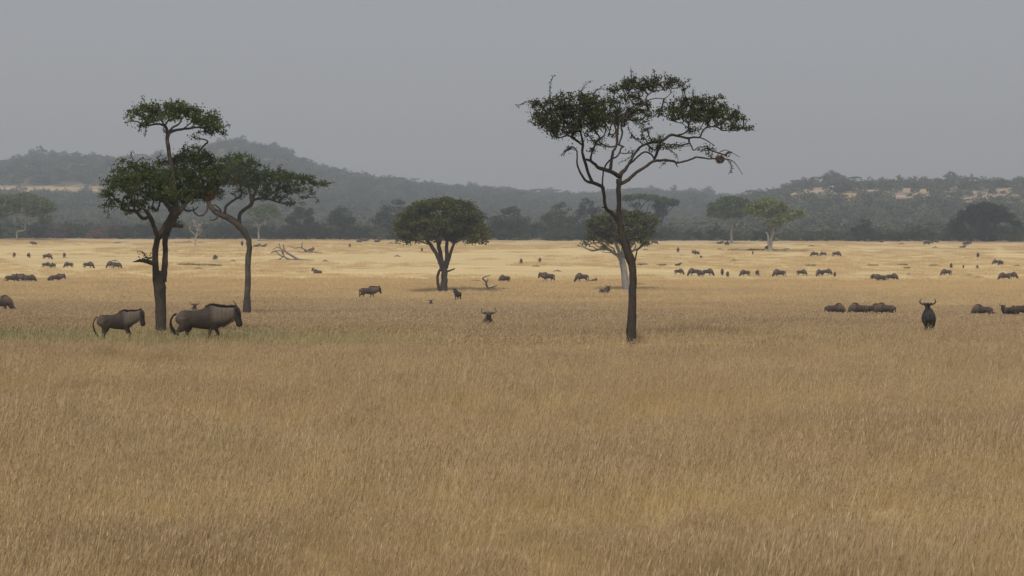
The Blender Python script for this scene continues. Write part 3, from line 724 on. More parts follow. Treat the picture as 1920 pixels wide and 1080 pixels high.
# ================================================================= far trees, built whole
def synth(kind, seed, W, H, leafm, barkm, nl=1500, leaf=.45, clear=.3, lean=0., thick=1.0):
    """returns (trunk mesh, crown mesh) for a tree W wide and H tall"""
    rng = np.random.default_rng(seed); R = W / 2; mb = MB(); tips = []
    z0 = H * clear
    tr = .015 * H * thick + .05
    top = np.array([lean * R, 0, z0])
    base = [(0, 0, -.3, tr * 1.3), (lean * R * .2, rng.normal() * .1, z0 * .5, tr), (*top, tr * .8)]
    if kind != 'bush':
        p = smooth_path(np.array(base), 4); mb.tube(p[:, :3], p[:, 3], 7, .2)
    k = {'umbrella': 7, 'dome': 8, 'bush': 9, 'bare': 9}[kind]
    for i in range(k):
        a = 6.283 * (i + rng.uniform(-.3, .3)) / k; rr = rng.uniform(.35, .85) * R
        if kind == 'umbrella': z = H * rng.uniform(.86, .95) - .10 * H * (rr / R) ** 2
        elif kind == 'bush': z = H * rng.uniform(.35, .8) * (1 - .35 * (rr / R) ** 2)
        else: z = z0 + (H - z0) * rng.uniform(.45, .95) * math.sqrt(max(.1, 1 - (rr / R) ** 2))
        e = np.array([top[0] + math.cos(a) * rr, math.sin(a) * rr, z])
        s0 = top * rng.uniform(.75, 1) if kind != 'bush' else np.array([rng.normal() * .2, rng.normal() * .2, -.1])
        m1 = s0 * .5 + e * .5 + np.array([math.cos(a), math.sin(a), -.6]) * .08 * R
        p = smooth_path(np.vstack([np.r_[s0, tr * .6], np.r_[m1, tr * .4], np.r_[e, tr * .12]]), 3)
        mb.tube(p[:, :3], p[:, 3], 5, .2)
        tips.append(e)
        for q in range(3 if kind != 'bare' else 6):
            e2 = e + rng.normal(size=3) * np.array([.28, .28, .16]) * R; s1 = p[rng.integers(3, len(p)), :3]
            mb.tube(np.array([s1, (s1 + e2) / 2 + rng.normal(size=3) * .04 * R, e2]), [tr * .25, tr * .16, tr * .05], 4, cap=False)
    tm = mb.build('trunk', barkm)
    cl = []; cr = []
    nc = {'umbrella': 34, 'dome': 46, 'bush': 40, 'bare': 12}[kind]
    for i in range(nc):
        a = rng.random() * 6.283; u = math.sqrt(rng.random()); rr = u * R * .86
        if kind == 'umbrella': z = H * (.93 - .10 * u ** 2) + rng.normal() * .015 * H; s3 = (R * .24, R * .24, H * .035)
        elif kind == 'bush': z = H * rng.uniform(.12, .88) * math.sqrt(1 - .75 * u ** 2); s3 = (R * .2, R * .2, H * .10)
        else:
            h = rng.uniform(-.15, .9); z = z0 + (H - z0) * max(.02, h) * math.sqrt(1 - .8 * u ** 2) + .05 * H; s3 = (R * .25, R * .25, H * .075)
        cl.append((top[0] * (kind != 'bush') + math.cos(a) * rr, math.sin(a) * rr, z)); cr.append(s3)
    cl = np.array(cl); cr = np.array(cr) * rng.uniform(.7, 1.3, (nc, 1))
    w = cr[:, 0] ** 2; w /= w.sum(); ci = rng.choice(nc, nl, p=w)
    d = rng.normal(size=(nl, 3)); d /= np.linalg.norm(d, axis=1)[:, None]
    C = cl[ci] + d * cr[ci] * rng.uniform(.5, 1.05, (nl, 1))
    C[:, 2] = np.maximum(C[:, 2], .08)
    ct = rng.normal(.45, .2, nc)
    tn = np.clip(ct[ci] + rng.normal(0, .15, nl), 0, 1)
    V, Fc = leaf_quads(C, rng.uniform(.6, 1.3, nl) * leaf, .6, .3, rng)
    cm = mesh('crown', V, Fc, attrs={'tint': np.repeat(tn, 4)}, mats=[leafm])
    return tm, cm
def place_tree(name, px, D, tm, cm, sc, label, cat='tree', group=None, rz=None, leafm=None, dz=0):
    p = ground_at(px, D); p[2] += dz
    r = empty(name, p, rz if rz is not None else RNG.random() * 6.28, label=label, cat=cat, group=group)
    r.scale = sc if isinstance(sc, tuple) else (sc, sc, sc)
    obj('trunk', tm, r); obj('crown', cm, r)
    return r
def ptree(name, kind, px, ytop, wpx, s, label, leafm, barkm, seed, cat='tree', group=None, **kw):
    D = F / s; p = ground_at(px, D); yb = float(proj(p)[1]); H = (yb - ytop) / s; W = wpx / s
    tm, cm = synth(kind, seed, W, H, M[leafm], M[barkm], **kw)
    return place_tree(name, px, D, tm, cm, 1.0, label, cat, group, rz=0)
FT = [
 ('broadleaf_tree','dome',565,378,62,6.9,'narrow dark tree standing right of the thin white trunked tree','leaf_deep','bark',dict(nl=4500,clear=.15)),
 ('broadleaf_tree','dome',645,381,72,6.8,'round dark tree in the middle of the gap left of the dome acacia','leaf_deep','bark',dict(nl=4800,clear=.15)),
 ('broadleaf_tree','dome',742,368,92,6.7,'tall dark tree rising just behind the left side of the dome acacia','leaf_deep','bark',dict(nl=6500,clear=.15)),
 ('broadleaf_tree','dome',955,388,78,6.9,'round green tree just right of the dome acacia','leaf_deep','bark',dict(nl=5200,clear=.12)),
 ('broadleaf_tree','dome',1050,376,74,6.8,'brownish green tree left of the tall tree, wider than the dark crown touching it','leaf_olive','bark',dict(nl=5200,clear=.12)),
 ('broadleaf_tree','dome',1102,372,62,6.6,'dark rounded tree crown showing left of the bent trunk of the tall tree','leaf_deep','bark',dict(nl=4600,clear=.12)),
 ('broadleaf_tree','dome',1620,407,50,6.9,'small dark green rounded tree in the low thicket right of the yellow green tree','leaf_deep','bark',dict(nl=3000,clear=.1)),
]
for i, (nm, kd, px, yt, w, s, lb, lm, bm, kw) in enumerate(FT):
    ptree(nm, kd, px, yt, w, s, lb, lm, bm, 500 + i, **kw)

FAR = [
 ('acacia_tree','broad olive tree with a thin pale crooked trunk at the far left edge','leaf_olive','bark_pale',(32,446),7.2,
  [[(32,447,1.8),(31.5,440,1.7),(33,434.5,1.6),(40,433,1.5),(46.7,431,1.6),(46.7,422,1.5),(40,414,1.2),(30,404,1),(24,397,.8)],[(46,424,1.3),(52,410,1),(60,400,.8),(70,392,.6)],[(40,414,1),(44,400,.8),(46,386,.6)],[(30,404,.8),(14,396,.7),(4,388,.5)]],
  [(10,378,21,12),(45,373,24,10),(75,381,20,11),(94,390,10,8),(30,392,26,9),(65,396,22,9),(85,412,13,8,.7),(3,398,13,11),(-18,390,18,14)]),
 ('acacia_tree','thin pale green tree with a forked white trunk between left trees and middle acacia','leaf_olive','bark_pale',(486,449),7.2,
  [[(485,449,1.8),(485,440,1.6),(485,432,1.5),(488,424,1.4),(496,414,1.1),(502,405,.8),(506,397,.6)],[(485.5,431,1.2),(483,424,1),(479,414,.8),(476,404,.6)],[(492,419,.9),(492,408,.7),(490,398,.5)]],
  [(480,398,14,8,.8),(500,391,18,8,.8),(517,398,10,7,.7),(490,408,15,6,.5)]),
 ('umbrella_acacia','wide flat topped acacia in the far treeline behind the tall bent tree','leaf_olive','bark',(1197,447),6.7,
  [[(1197,449,2),(1197,430,1.8),(1197,410,1.7),(1196,398,1.5),(1190,388,1.1),(1182,378,.8),(1176,373,.5)],[(1196,400,1.3),(1203,388,1.1),(1212,378,.8),(1222,372,.5)],[(1196,396,1),(1198,384,.8),(1199,372,.5)],[(1203,412,1.1),(1212,400,.9),(1216,385,.7),(1226,374,.5)],[(1190,388,.7),(1180,384,.6),(1172,377,.4)]],
  [(1178,371,14,4,1.5),(1200,369,20,4,1.5),(1222,371,15,4,1.5),(1236,375,7,3),(1190,384,13,5,.35)]),
 ('acacia_tree','small dark flat crowned tree leaning right beside the wide flat topped acacia','leaf_deep','bark',(1238,447),6.7,
  [[(1238,449,2.2),(1239,430,2),(1241,415,1.8),(1246,400,1.5),(1252,388,1.1),(1258,379,.7)],[(1240,418,1.2),(1234,404,1),(1230,392,.7)],[(1246,400,1),(1258,392,.8),(1266,384,.5)]],
  [(1235,386,11,7),(1250,377,18,6,1.3),(1263,380,9,6),(1240,398,11,7),(1231,404,7,6,.6)]),
 ('acacia_tree','grey green tree with a pale forked trunk left of the bright yellow green tree','leaf_olive','bark_grey',(1371,457),7.4,
  [[(1371.5,458,3),(1371.5,445,2.6),(1371.5,430,2.4),(1373,420,2)],[(1372,424,1.8),(1366,416,1.4),(1360,407,1),(1352,396,.7)],[(1373,422,1.7),(1381,415,1.3),(1392,407,1),(1402,398,.6)],[(1373,420,1.3),(1376,408,1),(1378,394,.7)]],
  [(1345,391,16,12),(1370,380,23,11),(1394,385,14,12),(1360,399,18,9),(1385,399,15,8),(1334,399,8,6),(1404,396,7,5,.7)]),
 ('acacia_tree','bright yellow green tree with a white double trunk at the right of the plain','leaf_bright','bark_pale',(1444,470),8.7,
  [[(1444,471,4),(1445,460,3.2),(1446.7,446,2.8),(1450,432,2.2),(1450,416,1.7),(1446,400,1.2),(1440,388,.8)],[(1443,470,2.6),(1441,455,2),(1440,442,1.6),(1436,435,1.1)],[(1449,439,1.6),(1456,437,1.4),(1464,434,1.2),(1472,427,.8),(1477,422,.5)],[(1450,420,1.4),(1462,410,1.1),(1478,402,.8),(1496,399,.5)],[(1450,424,1.1),(1438,412,.9),(1424,400,.7),(1412,392,.5)]],
  [(1415,388,14,8),(1440,382,19,9),(1460,389,14,9),(1435,399,22,8),(1460,409,17,9),(1480,404,15,7),(1500,400,8,5),(1450,419,13,6,.8),(1404,395,9,5)]),
 ('broadleaf_tree','big dark spreading tree at the far right of the treeline','leaf_deep','bark',(1850,449),7.0,
  [[(1850,450,4),(1850,438,3.4),(1852,425,2.8),(1856,410,2),(1860,398,1.2)],[(1851,432,2.4),(1838,418,1.8),(1824,406,1.2)],[(1852,430,2),(1868,420,1.4),(1884,410,.9)],[(1858,438,1.2),(1870,433,1),(1882,425,.8),(1897,421,.5)]],
  [(1793,420,15,9),(1810,405,15,11),(1830,397,18,13),(1850,391,20,10),(1872,395,17,10),(1889,408,15,8),(1905,418,9,6,.7),(1835,414,20,12),(1860,409,18,9),(1793,432,13,8)]),
 ('bare_tree','leafless pale twiggy tree seen between the two left trees','leaf_dry','bark_pale',(366,459),8.0,
  [[(366,460,1.5),(366.5,446,1.2),(370,435,1),(367,423,.8),(362,411,.5)],[(367,444,.9),(374,438,.7),(379,430,.5)],[(369,434,.8),(376,424,.6),(379,415,.4)],[(366,441,.7),(359,434,.5),(354,427,.4)]],
  [(366,422,13,10,.7),(372,434,9,6,.5)]),
]
for q, (nm, lb, lm, bm, bp, s_, br_, fo_) in enumerate(FAR):
    bare = nm == 'bare_tree'
    traced_tree(nm, lb, bp, s_, br_, fo_, [], M[bm], M[lm], 520 + q, leaf=.52 if not bare else .2, sub=2.6, lpc=9 if not bare else 0, bdep=1.0, fdep=1.1, twig=3.2, spread=2.9, asp=.6, merge=True)
# bushes of the thicket along the far edge of the plain
bush = [synth('bush', 600 + i, 8.5, h, M[l], M['bark'], nl=2300, leaf=.40) for i, (h, l) in enumerate([(5.0, 'leaf_deep'), (4.4, 'leaf_olive'), (5.6, 'leaf_deep'), (4.0, 'leaf_olive'), (4.6, 'leaf_dry')])]
GB = 'bushes of the thicket along the far edge of the plain'
px = -420.0; k = 0
while px < 2360:
    dry = (95 < px < 215) or (330 < px < 400) or (1310 < px < 1330) or (px > 1895)
    low = 1480 < px < 1780
    i = 4 if (dry and RNG.random() < .6) else int(RNG.integers(0, 4))
    sc = RNG.uniform(.6, 1.25) * (.72 if 1250 < px < 1780 else 1)
    lab = 'dry reddish brown bush in the thicket at the far edge of the plain' if i == 4 else 'dull green bush in the thicket at the far edge of the plain'
    place_tree('bush', px, RNG.uniform(458, 478), *bush[i], (sc, sc, sc * RNG.uniform(.85, 1.15)), lab, 'bush', GB + (' (dry ones)' if i == 4 else ''))
    px += RNG.uniform(16, 27) * sc + 4
px = -500.0
while px < 2420:
    i = int(RNG.integers(0, 4)); sc = RNG.uniform(.85, 1.3) * (.6 if 1240 < px < 1790 else 1)
    place_tree('bush', px, RNG.uniform(486, 520), *bush[i], sc, 'grey green bush standing behind the front row of the far thicket', 'bush', 'bushes in the second row of the thicket')
    px += RNG.uniform(34, 60)
# hillside woodland: one uncountable mass, plus the trees that stand out against the sky
kinds = [synth('dome', 700, 8, 6.5, M['leaf_hill'], M['bark'], nl=300, leaf=.95, clear=.12)[1], synth('dome', 701, 7, 7.5, M['leaf_hill'], M['bark'], nl=300, leaf=.9, clear=.15)[1],
         synth('bush', 702, 7, 4, M['leaf_hill'], M['bark'], nl=240, leaf=.9)[1], synth('umbrella', 703, 9, 7, M['leaf_hill'], M['bark'], nl=260, leaf=.9)[1], synth('bush', 704, 9, 5, M['leaf_hill'], M['bark'], nl=300, leaf=.95)[1]]
def hill_points(n):
    y = np.sqrt(RNG.uniform(530 ** 2, 1560 ** 2, n)); x = RNG.uniform(-.43, .43, n) * y
    z = gz(x, y); bx, by, _ = proj(np.stack([x, y, z], -1))
    d, r = hill_masks(x, y)
    dens = .55 + .9 * vnoise(x, y, 70, 41) * .5 + .9 * vnoise(x, y, 25, 42) * .5
    dens = np.where(y < 760, 1.0, dens)
    dens = dens * (1 - .82 * np.maximum(d, r))
    up_ = sstep(1380, 1500, bx) * sstep(392, 380, by) * (y < 1060)
    dens = dens * (1 - .30 * up_)
    k = RNG.random(n) < dens
    # nothing in front of the far grass strip
    k &= ~((bx < 190) & (bx > -200) & (y > 700) & (by > 349) & (by < 369))
    return x[k], y[k], z[k]
x, y, z = hill_points(19000)
s = RNG.uniform(.65, 1.2, len(x)) * np.where(y < 760, .8, 1.0) * np.where((x > 0) & (y > 760) & (y < 1060), .8, 1.0)
instancer('hillside_woodland', np.stack([x, y, z - .2], -1), np.stack([0 * x, 0 * x, RNG.random(len(x)) * 6.28], -1),
    np.stack([s, s, s * RNG.uniform(.8, 1.2, len(x))], -1), RNG.choice(5, len(x), p=[.38, .28, .16, .03, .15]), kinds, 'hazy woodland covering the hills behind the plain', 'woodland')
ridge = [synth('dome', 720, 9, 7.5, M['leaf_hill'], M['bark'], nl=900, leaf=.8, clear=.2), synth('umbrella', 721, 11, 8, M['leaf_hill'], M['bark'], nl=700, leaf=.8, clear=.35),
         synth('dome', 722, 6, 7, M['leaf_hill'], M['bark'], nl=700, leaf=.75, clear=.15)]
SK = [(35,0,1.0),(62,2,1.3),(78,2,1.6),(102,0,1.0),(120,0,.95),(146,2,1.),(175,2,1.1),(214,1,.8),(250,1,1.25),(300,0,1.2),(415,0,1.3),(440,0,1.2),(455,2,1.4),(478,2,1.1),(512,0,1.3),(540,0,1.2),(585,0,1.1),(604,0,1.),(624,2,1.),(672,1,.9),(730,2,1.),(770,0,.7),(860,0,.9),(884,0,1.2),(948,1,1.4),(1028,0,1.1),(1180,0,1.),(1222,0,1.1),(1262,2,1.2),(1295,0,1.),(1325,0,1.2)]
for q, t_, sc in SK:
    place_tree('ridge_tree', q, RNG.uniform(1455, 1490), *ridge[t_], sc * (.8 if t_ == 1 else 1.3), 'hazy grey tree standing against the sky on the ridge of the left hill' if q < 1000 else 'hazy tree against the sky on the low ridge behind the tall tree', 'tree', 'trees on the skyline of the left hill' if q < 1000 else 'trees on the low middle ridge')
SK = [(1470,0,.8),(1490,0,.8),(1505,2,1.),(1520,2,.8),(1550,1,1.2),(1556,0,1.2),(1580,0,.8),(1632,1,.6),(1655,0,.7),(1670,1,.7),(1685,2,1.),(1712,2,.9),(1732,0,.8),(1762,1,.7),(1778,2,1.2),(1788,0,1.),(1828,1,.6),(1860,0,.7),(1890,1,.7),(1915,0,.8)]
for q, t_, sc in SK:
    place_tree('ridge_tree', q, RNG.uniform(965, 990), *ridge[t_], sc * (.65 if t_ == 1 else 1.05), 'hazy tree standing against the sky on the rocky right hill', 'tree', 'trees on the skyline of the rocky right hill')
# ================================================================= wildebeest
def coat_mat(name, dark, mid, pale):
    m, nt = mat(name); o = opos(nt)
    n1 = noise(nt, vscale(nt, o, (1, 1, .6)), 5, 4, .6)
    c = ramp(nt, n1, [(.35, dark), (.65, mid)])
    c = mixc(nt, attr(nt, 'pale'), c, pale)                       # greyer shoulder and rump
    # vertical brindle on the forequarters
    w = N(nt, 'ShaderNodeTexWave', wave_type='BANDS', bands_direction='X')
    w.inputs['Scale'].default_value = 2.3; w.inputs['Distortion'].default_value = 3.5; w.inputs['Detail'].default_value = 2
    nt.links.new(o, w.inputs['Vector'])
    c = mixc(nt, math_(nt, 'MULTIPLY', math_(nt, 'MULTIPLY', maprange(nt, w.outputs['Fac'], .5, .9, 0, .34), maprange(nt, noise(nt, o, 3.5, 3), .35, .6, .2, 1)), attr(nt, 'brindle')), c, dark)
    c = mixc(nt, attr(nt, 'face'), c, (.014, .012, .011))
    c = mixc(nt, attr(nt, 'leg'), c, (.075, .052, .036))
    hair = noise(nt, vscale(nt, o, (20, 60, 20)), 2, 4, .7)
    out_bsdf(nt, c, .75, .2, hair, .35, .01); return m
M['coat'] = coat_mat('wildebeest_coat', (.026, .020, .015), (.050, .038, .028), (.125, .102, .080))
M['coat_black'] = coat_mat('dark_coat', (.012, .010, .009), (.024, .020, .018), (.035, .029, .025))
M['coat_far'] = coat_mat('brown_coat', (.034, .021, .015), (.070, .046, .032), (.12, .085, .06))
def flat_mat(name, c, r=.8, s=.1):
    m, nt = mat(name); n = noise(nt, opos(nt), 14, 4, .6)
    out_bsdf(nt, mixc(nt, maprange(nt, n, .3, .7, 0, .5), c, tuple(v * .5 for v in c)), r, s, n, .4, .01); return m
M['mane'] = flat_mat('black_hair', (.016, .013, .012)); M['horn'] = flat_mat('horn', (.07, .06, .05), .45, .4)
M['beard'] = flat_mat('beard_hair', (.10, .075, .05)); M['eye'] = flat_mat('eye', (.008, .006, .005), .15, .6)
M['hoof'] = flat_mat('hoof', (.02, .018, .016), .5, .3)

def remesh(V, Fl, voxel, mat_, name):
    me = mesh(name + '_raw', V, Fl); o = bpy.data.objects.new(name, me); COL.objects.link(o)
    r = o.modifiers.new('r', 'REMESH'); r.mode = 'VOXEL'; r.voxel_size = voxel; r.use_smooth_shade = True
    s = o.modifiers.new('s', 'SMOOTH'); s.factor = .5; s.iterations = 5
    dg = bpy.context.evaluated_depsgraph_get(); dg.update()
    out = bpy.data.meshes.new_from_object(o.evaluated_get(dg)); out.name = name
    bpy.data.objects.remove(o); bpy.data.meshes.remove(me)
    out.materials.clear(); out.materials.append(mat_)
    out.polygons.foreach_set('use_smooth', np.ones(len(out.polygons), bool))
    return out

def leg_rows(pts, y, at, ak):
    p = np.array(pts, float)        # x, z, hw, hh
    def rot(i0, a):
        c = p[i0, :2].copy(); q = p[i0 + 1:, :2] - c
        p[i0 + 1:, :2] = np.stack([q[:, 0] * math.cos(a) - q[:, 1] * math.sin(a), q[:, 0] * math.sin(a) + q[:, 1] * math.cos(a)], -1) + c
    rot(0, at); rot(3, ak)
    yy = np.linspace(y * .75, y, len(p))
    return smooth_path(np.stack([p[:, 0], yy, p[:, 1], p[:, 2], p[:, 3]], -1), 3)

POSE = {
 # neck: rows (x, z, hw, hh) after the shoulder; poll and muzzle of the head; legs: swing, knee bend
 'walk':  dict(neck=[(.64, 1.02, .17, .31), (.82, 1.07, .135, .235), (.97, 1.12, .11, .20)], poll=(1.07, 1.22), muz=(1.20, .70), legs=((.30, -.25), (-.28, -.15), (.30, .05), (-.35, .12))),
 'trot':  dict(neck=[(.64, 1.06, .17, .29), (.82, 1.10, .13, .23), (.96, 1.15, .10, .18)], poll=(1.06, 1.26), muz=(1.15, .78), legs=((.50, -.75), (.30, -.3), (.20, -.05), (.05, .1))),
 'stand': dict(neck=[(.64, 1.15, .16, .26), (.80, 1.25, .12, .20), (.90, 1.33, .095, .15)], poll=(.98, 1.42), muz=(1.14, 1.02), legs=((.03, 0), (-.05, 0), (.06, 0), (-.08, 0))),
 'graze': dict(neck=[(.62, .90, .18, .31), (.76, .72, .14, .23), (.86, .56, .11, .17)], poll=(.93, .50), muz=(1.06, .06), legs=((.16, 0), (-.12, 0), (.12, 0), (-.12, 0))),
 'lie':   dict(neck=[(.62, 1.15, .16, .26), (.76, 1.28, .12, .20), (.84, 1.38, .095, .15)], poll=(.90, 1.48), muz=(1.10, 1.12), legs=None),
}
def make_wildebeest(pose, coat, calf=False, full=True, seed=0, tail='swish', look=0.):
    """full: separate parts; otherwise one mesh. Animal faces +X, hooves at z = 0."""
    rng = np.random.default_rng(seed); ps = POSE[pose]
    th = .86 if calf else 1.0       # calf: slimmer trunk
    body = MB()
    T = [(-.86, 0, 1.00, .05, .07), (-.81, 0, .98, .15 * th, .17), (-.68, 0, .96, .22 * th, .25 * th), (-.45, 0, .95, .25 * th, .26 * th), (-.18, 0, .915, .28 * th, .30 * th), (.10, 0, .93, .29 * th, .36 * th),
         (.30, 0, .965, .255 * th, .415 * th), (.48, 0, .985, .215 * th, .36 * th)]
    nk = [(x, 0, z, hw * th, hh * th) for x, z, hw, hh in ps['neck']]
    body.loft(smooth_path(np.array(T + nk), 3), 16)
    pl = np.array(ps['poll']); mz = np.array(ps['muz']); hd = mz - pl; L = np.linalg.norm(hd); hd /= L
    back = np.array([hd[1], -hd[0]])  # perpendicular in xz
    def hp(t, o=0.): q = pl + hd * L * t + back * o; return q
    rows = []
    for t, hw, hh, o in [(-.16, .06, .06, 0), (-.08, .105, .12, 0), (.10, .12, .15, .0), (.30, .105, .15, .01), (.52, .085, .13, .01), (.74, .08, .115, 0), (.90, .095, .115, 0), (1.02, .09, .095, 0), (1.08, .05, .05, 0)]:
        q = hp(t, o); rows.append((q[0], 0, q[1], hw, hh))
    rows = smooth_path(np.array(rows), 3)
    body.loft(rows, 14)
    # throat joins skull and neck
    n2 = ps['neck'][-1]; q = hp(.18)
    body.loft(smooth_path(np.array([(n2[0] - .08, 0, n2[1], n2[2] * th, n2[3] * th), ((n2[0] + pl[0]) / 2, 0, (n2[1] + pl[1]) / 2, .10, .14), (q[0], 0, q[1], .085, .10)]), 3), 12)
    front = [(.36, .90, .13, .19), (.37, .70, .09, .125), (.34, .60, .062, .075), (.355, .40, .045, .05), (.35, .36, .042, .046), (.35, .16, .028, .030), (.36, .08, .036, .040), (.385, .01, .040, .052)]
    hind = [(-.58, .95, .16, .25), (-.52, .76, .125, .22), (-.57, .60, .08, .13), (-.66, .46, .042, .062), (-.665, .40, .036, .045), (-.63, .18, .030, .033), (-.62, .09, .036, .040), (-.59, .01, .042, .054)]
    if ps['legs']:
        for (pts, y, (at, ak)) in ((front, .135 * th, ps['legs'][0]), (front, -.135 * th, ps['legs'][1]), (hind, .15 * th, ps['legs'][2]), (hind, -.15 * th, ps['legs'][3])):
            body.loft(leg_rows(pts, y, at, ak), 10)
    else:
        for sy in (-1, 1):
            body.loft(smooth_path(np.array([(.35, sy * .14, .86, .12, .15), (.48, sy * .17, .70, .07, .09), (.62, sy * .17, .655, .05, .055), (.40, sy * .20, .645, .04, .045), (.25, sy * .20, .64, .035, .04)]), 3), 9)
            body.loft(smooth_path(np.array([(-.56, sy * .14, .92, .16, .20), (-.40, sy * .24, .78, .12, .14), (-.22, sy * .26, .69, .07, .09), (-.45, sy * .27, .65, .045, .05), (-.62, sy * .27, .645, .035, .04)]), 3), 9)
    # ears
    for sy in (-1, 1):
        e = hp(-.02, -.02)
        body.loft(np.array([(e[0], sy * .07, e[1], .03, .03), (e[0] - .03, sy * .15, e[1] + .01, .035, .02), (e[0] - .06, sy * .22, e[1] - .02, .012, .008)]), 8)
    me = remesh(body.verts(), body.f, .020 if full else .034, coat, 'body')
    # ---- colour regions
    V = np.empty(len(me.vertices) * 3, np.float32); me.vertices.foreach_get('co', V); V = V.reshape(-1, 3)
    rel = np.stack([V[:, 0] - pl[0], V[:, 2] - pl[1]], -1); t = rel @ hd / L; o = rel @ back
    fr = sstep(.12, .30, t) * (t < 1.3) * (np.abs(V[:, 1]) < .16) * (V[:, 0] > .75)
    fr = fr * np.maximum(sstep(.03, -.04, -o if back[0] < 0 else -o) * 0 + 1, 0)
    frontness = sstep(-.03, .03, rel @ np.array([-hd[1], hd[0]]) * (1 if -hd[1] > 0 else -1))
    face = fr * np.maximum(frontness, sstep(.7, .85, t))
    leg = sstep(.62, .45, V[:, 2]) * (V[:, 0] < .75) if ps['legs'] else np.zeros(len(V))
    if pose == 'graze': leg = leg * (V[:, 0] < .62)
    pale = np.maximum(sstep(.18, .40, V[:, 0]) * sstep(1.06, .94, V[:, 0]) * sstep(.72, .98, V[:, 2]), .6 * sstep(-.45, -.78, V[:, 0]) * sstep(.65, .9, V[:, 2])) * .85
    brin = sstep(-.1, .15, V[:, 0]) * sstep(1.0, .85, V[:, 0]) * sstep(.6, .8, V[:, 2])
    for nm, a in (('face', face), ('leg', leg), ('pale', pale), ('brindle', brin)):
        at = me.attributes.new(nm, 'FLOAT', 'POINT'); at.data.foreach_set('value', np.asarray(a, np.float32))
    parts = [('body', me)]
    # ---- horns
    hs = .62 if calf else 1.0
    fx = np.array([-hd[1], hd[0]]); fx = fx if fx[0] > 0 else -fx   # forward of the forehead
    upv = -hd
    def hpt(a, b): q = pl + upv * a + fx * b; return q
    if not calf:
        for sy in (-1, 1):
            c = [(-.01, .02, .03, .050), (.02, .03, .13, .044), (-.015, .05, .22, .036), (.03, .06, .29, .029), (.12, .04, .32, .022), (.21, .01, .29, .015), (.26, -.01, .24, .007)]
            rows = []
            for a, b, y, r in c: q = hpt(.06 + a * 1.0, b); rows.append((q[0], sy * y, q[1], r))
            sp = smooth_path(np.array(rows), 4); h = MB(); h.tube(sp[:, :3], sp[:, 3], 8)
            parts.append(('horn', h.build('horn', M['horn'])))
    else:
        for sy in (-1, 1):
            q0 = hpt(.05, .02); q1 = hpt(.20, .0); h = MB()
            h.tube([(q0[0], sy * .05, q0[1]), ((q0[0] + q1[0]) / 2, sy * .075, (q0[1] + q1[1]) / 2), (q1[0], sy * .09, q1[1])], [.02, .014, .004], 6)
            parts.append(('horn', h.build('horn', M['horn'])))
    # ---- mane: upright hair along the crest of neck and withers
    crest = []
    prof = T[4:] + nk
    for x, _, z, hw, hh in prof[0:]: crest.append((x, z + hh * .96))
    crest.append(tuple(pl - hd * .06 + fx * -.02)); crest.append(tuple(hpt(.07, .05)))
    crest = smooth_path(np.array(crest)[1:], 6)
    nrm = np.gradient(crest, axis=0); nrm = np.stack([-nrm[:, 1], nrm[:, 0]], -1); nrm /= np.linalg.norm(nrm, axis=1)[:, None]
    HV = []; HF = []; n = 900 if full else 160
    u = rng.random(n) * (len(crest) - 1.01); i = u.astype(int); f = (u - i)[:, None]
    b = crest[i] * (1 - f) + crest[i + 1] * f; nn = nrm[i]
    hl = rng.uniform(.05, .10, n) * (1 if not calf else .8); hw = .010 if full else .03
    y0 = rng.normal(0, .018, n); lean = rng.normal(.35, .3, n)[:, None]
    tg = np.stack([nn[:, 1], -nn[:, 0]], -1)
    tip = b + (nn - tg * lean) * hl[:, None]
    HV = np.empty((n, 3, 3)); HV[:, 0] = np.stack([b[:, 0] - tg[:, 0] * hw, y0, b[:, 1] - tg[:, 1] * hw - .02], -1); HV[:, 1] = np.stack([b[:, 0] + tg[:, 0] * hw, y0, b[:, 1] + tg[:, 1] * hw - .02], -1)
    HV[:, 2] = np.stack([tip[:, 0], y0 + rng.normal(0, .02, n), tip[:, 1]], -1)
    HV = HV.reshape(-1, 3); HF = [tuple(q) for q in np.arange(n * 3).reshape(n, 3)]
    ridge = MB(); ridge.add(HV, HF)
    rr = [(x, 0, z - .005, .02, .035) for x, z in crest[::2]]
    ridge.loft(np.array(rr), 6)
    parts.append(('mane', ridge.build('mane', M['mane'])))
    # ---- beard: hair hanging under throat and neck
    lo = [(x, z - hh * .93) for x, _, z, hw, hh in nk]; lo.append(tuple(hp(.35, 0) - fx * .11)); lo = smooth_path(np.array(lo), 5)
    n = 500 if full else 90; u = rng.random(n) * (len(lo) - 1.01); i = u.astype(int); f = (u - i)[:, None]; b = lo[i] * (1 - f) + lo[i + 1] * f
    hl = rng.uniform(.06, .15, n) * (1 if not calf else .6); y0 = rng.normal(0, .025, n); w = .012 if full else .03
    HV = np.empty((n, 3, 3)); HV[:, 0] = np.stack([b[:, 0] - w, y0, b[:, 1] + .03], -1); HV[:, 1] = np.stack([b[:, 0] + w, y0, b[:, 1] + .03], -1)
    HV[:, 2] = np.stack([b[:, 0] + rng.normal(0, .02, n), y0, b[:, 1] - hl], -1)
    bd = MB(); bd.add(HV.reshape(-1, 3), [tuple(q) for q in np.arange(n * 3).reshape(n, 3)])
    parts.append(('beard', bd.build('beard', M['beard'])))
    # ---- tail
    tl = MB()
    if tail == 'swish': c = [(-.84, 0, 1.10, .03), (-.96, .01, 1.02, .03), (-1.03, .02, .86, .035), (-1.02, .03, .68, .05), (-.93, .03, .50, .065), (-.80, .02, .36, .07), (-.74, .01, .28, .03)]
    else: c = [(-.84, 0, 1.10, .03), (-.90, .0, 1.0, .028), (-.92, 0, .85, .03), (-.90, .0, .65, .045), (-.88, 0, .46, .05), (-.87, 0, .33, .02)]
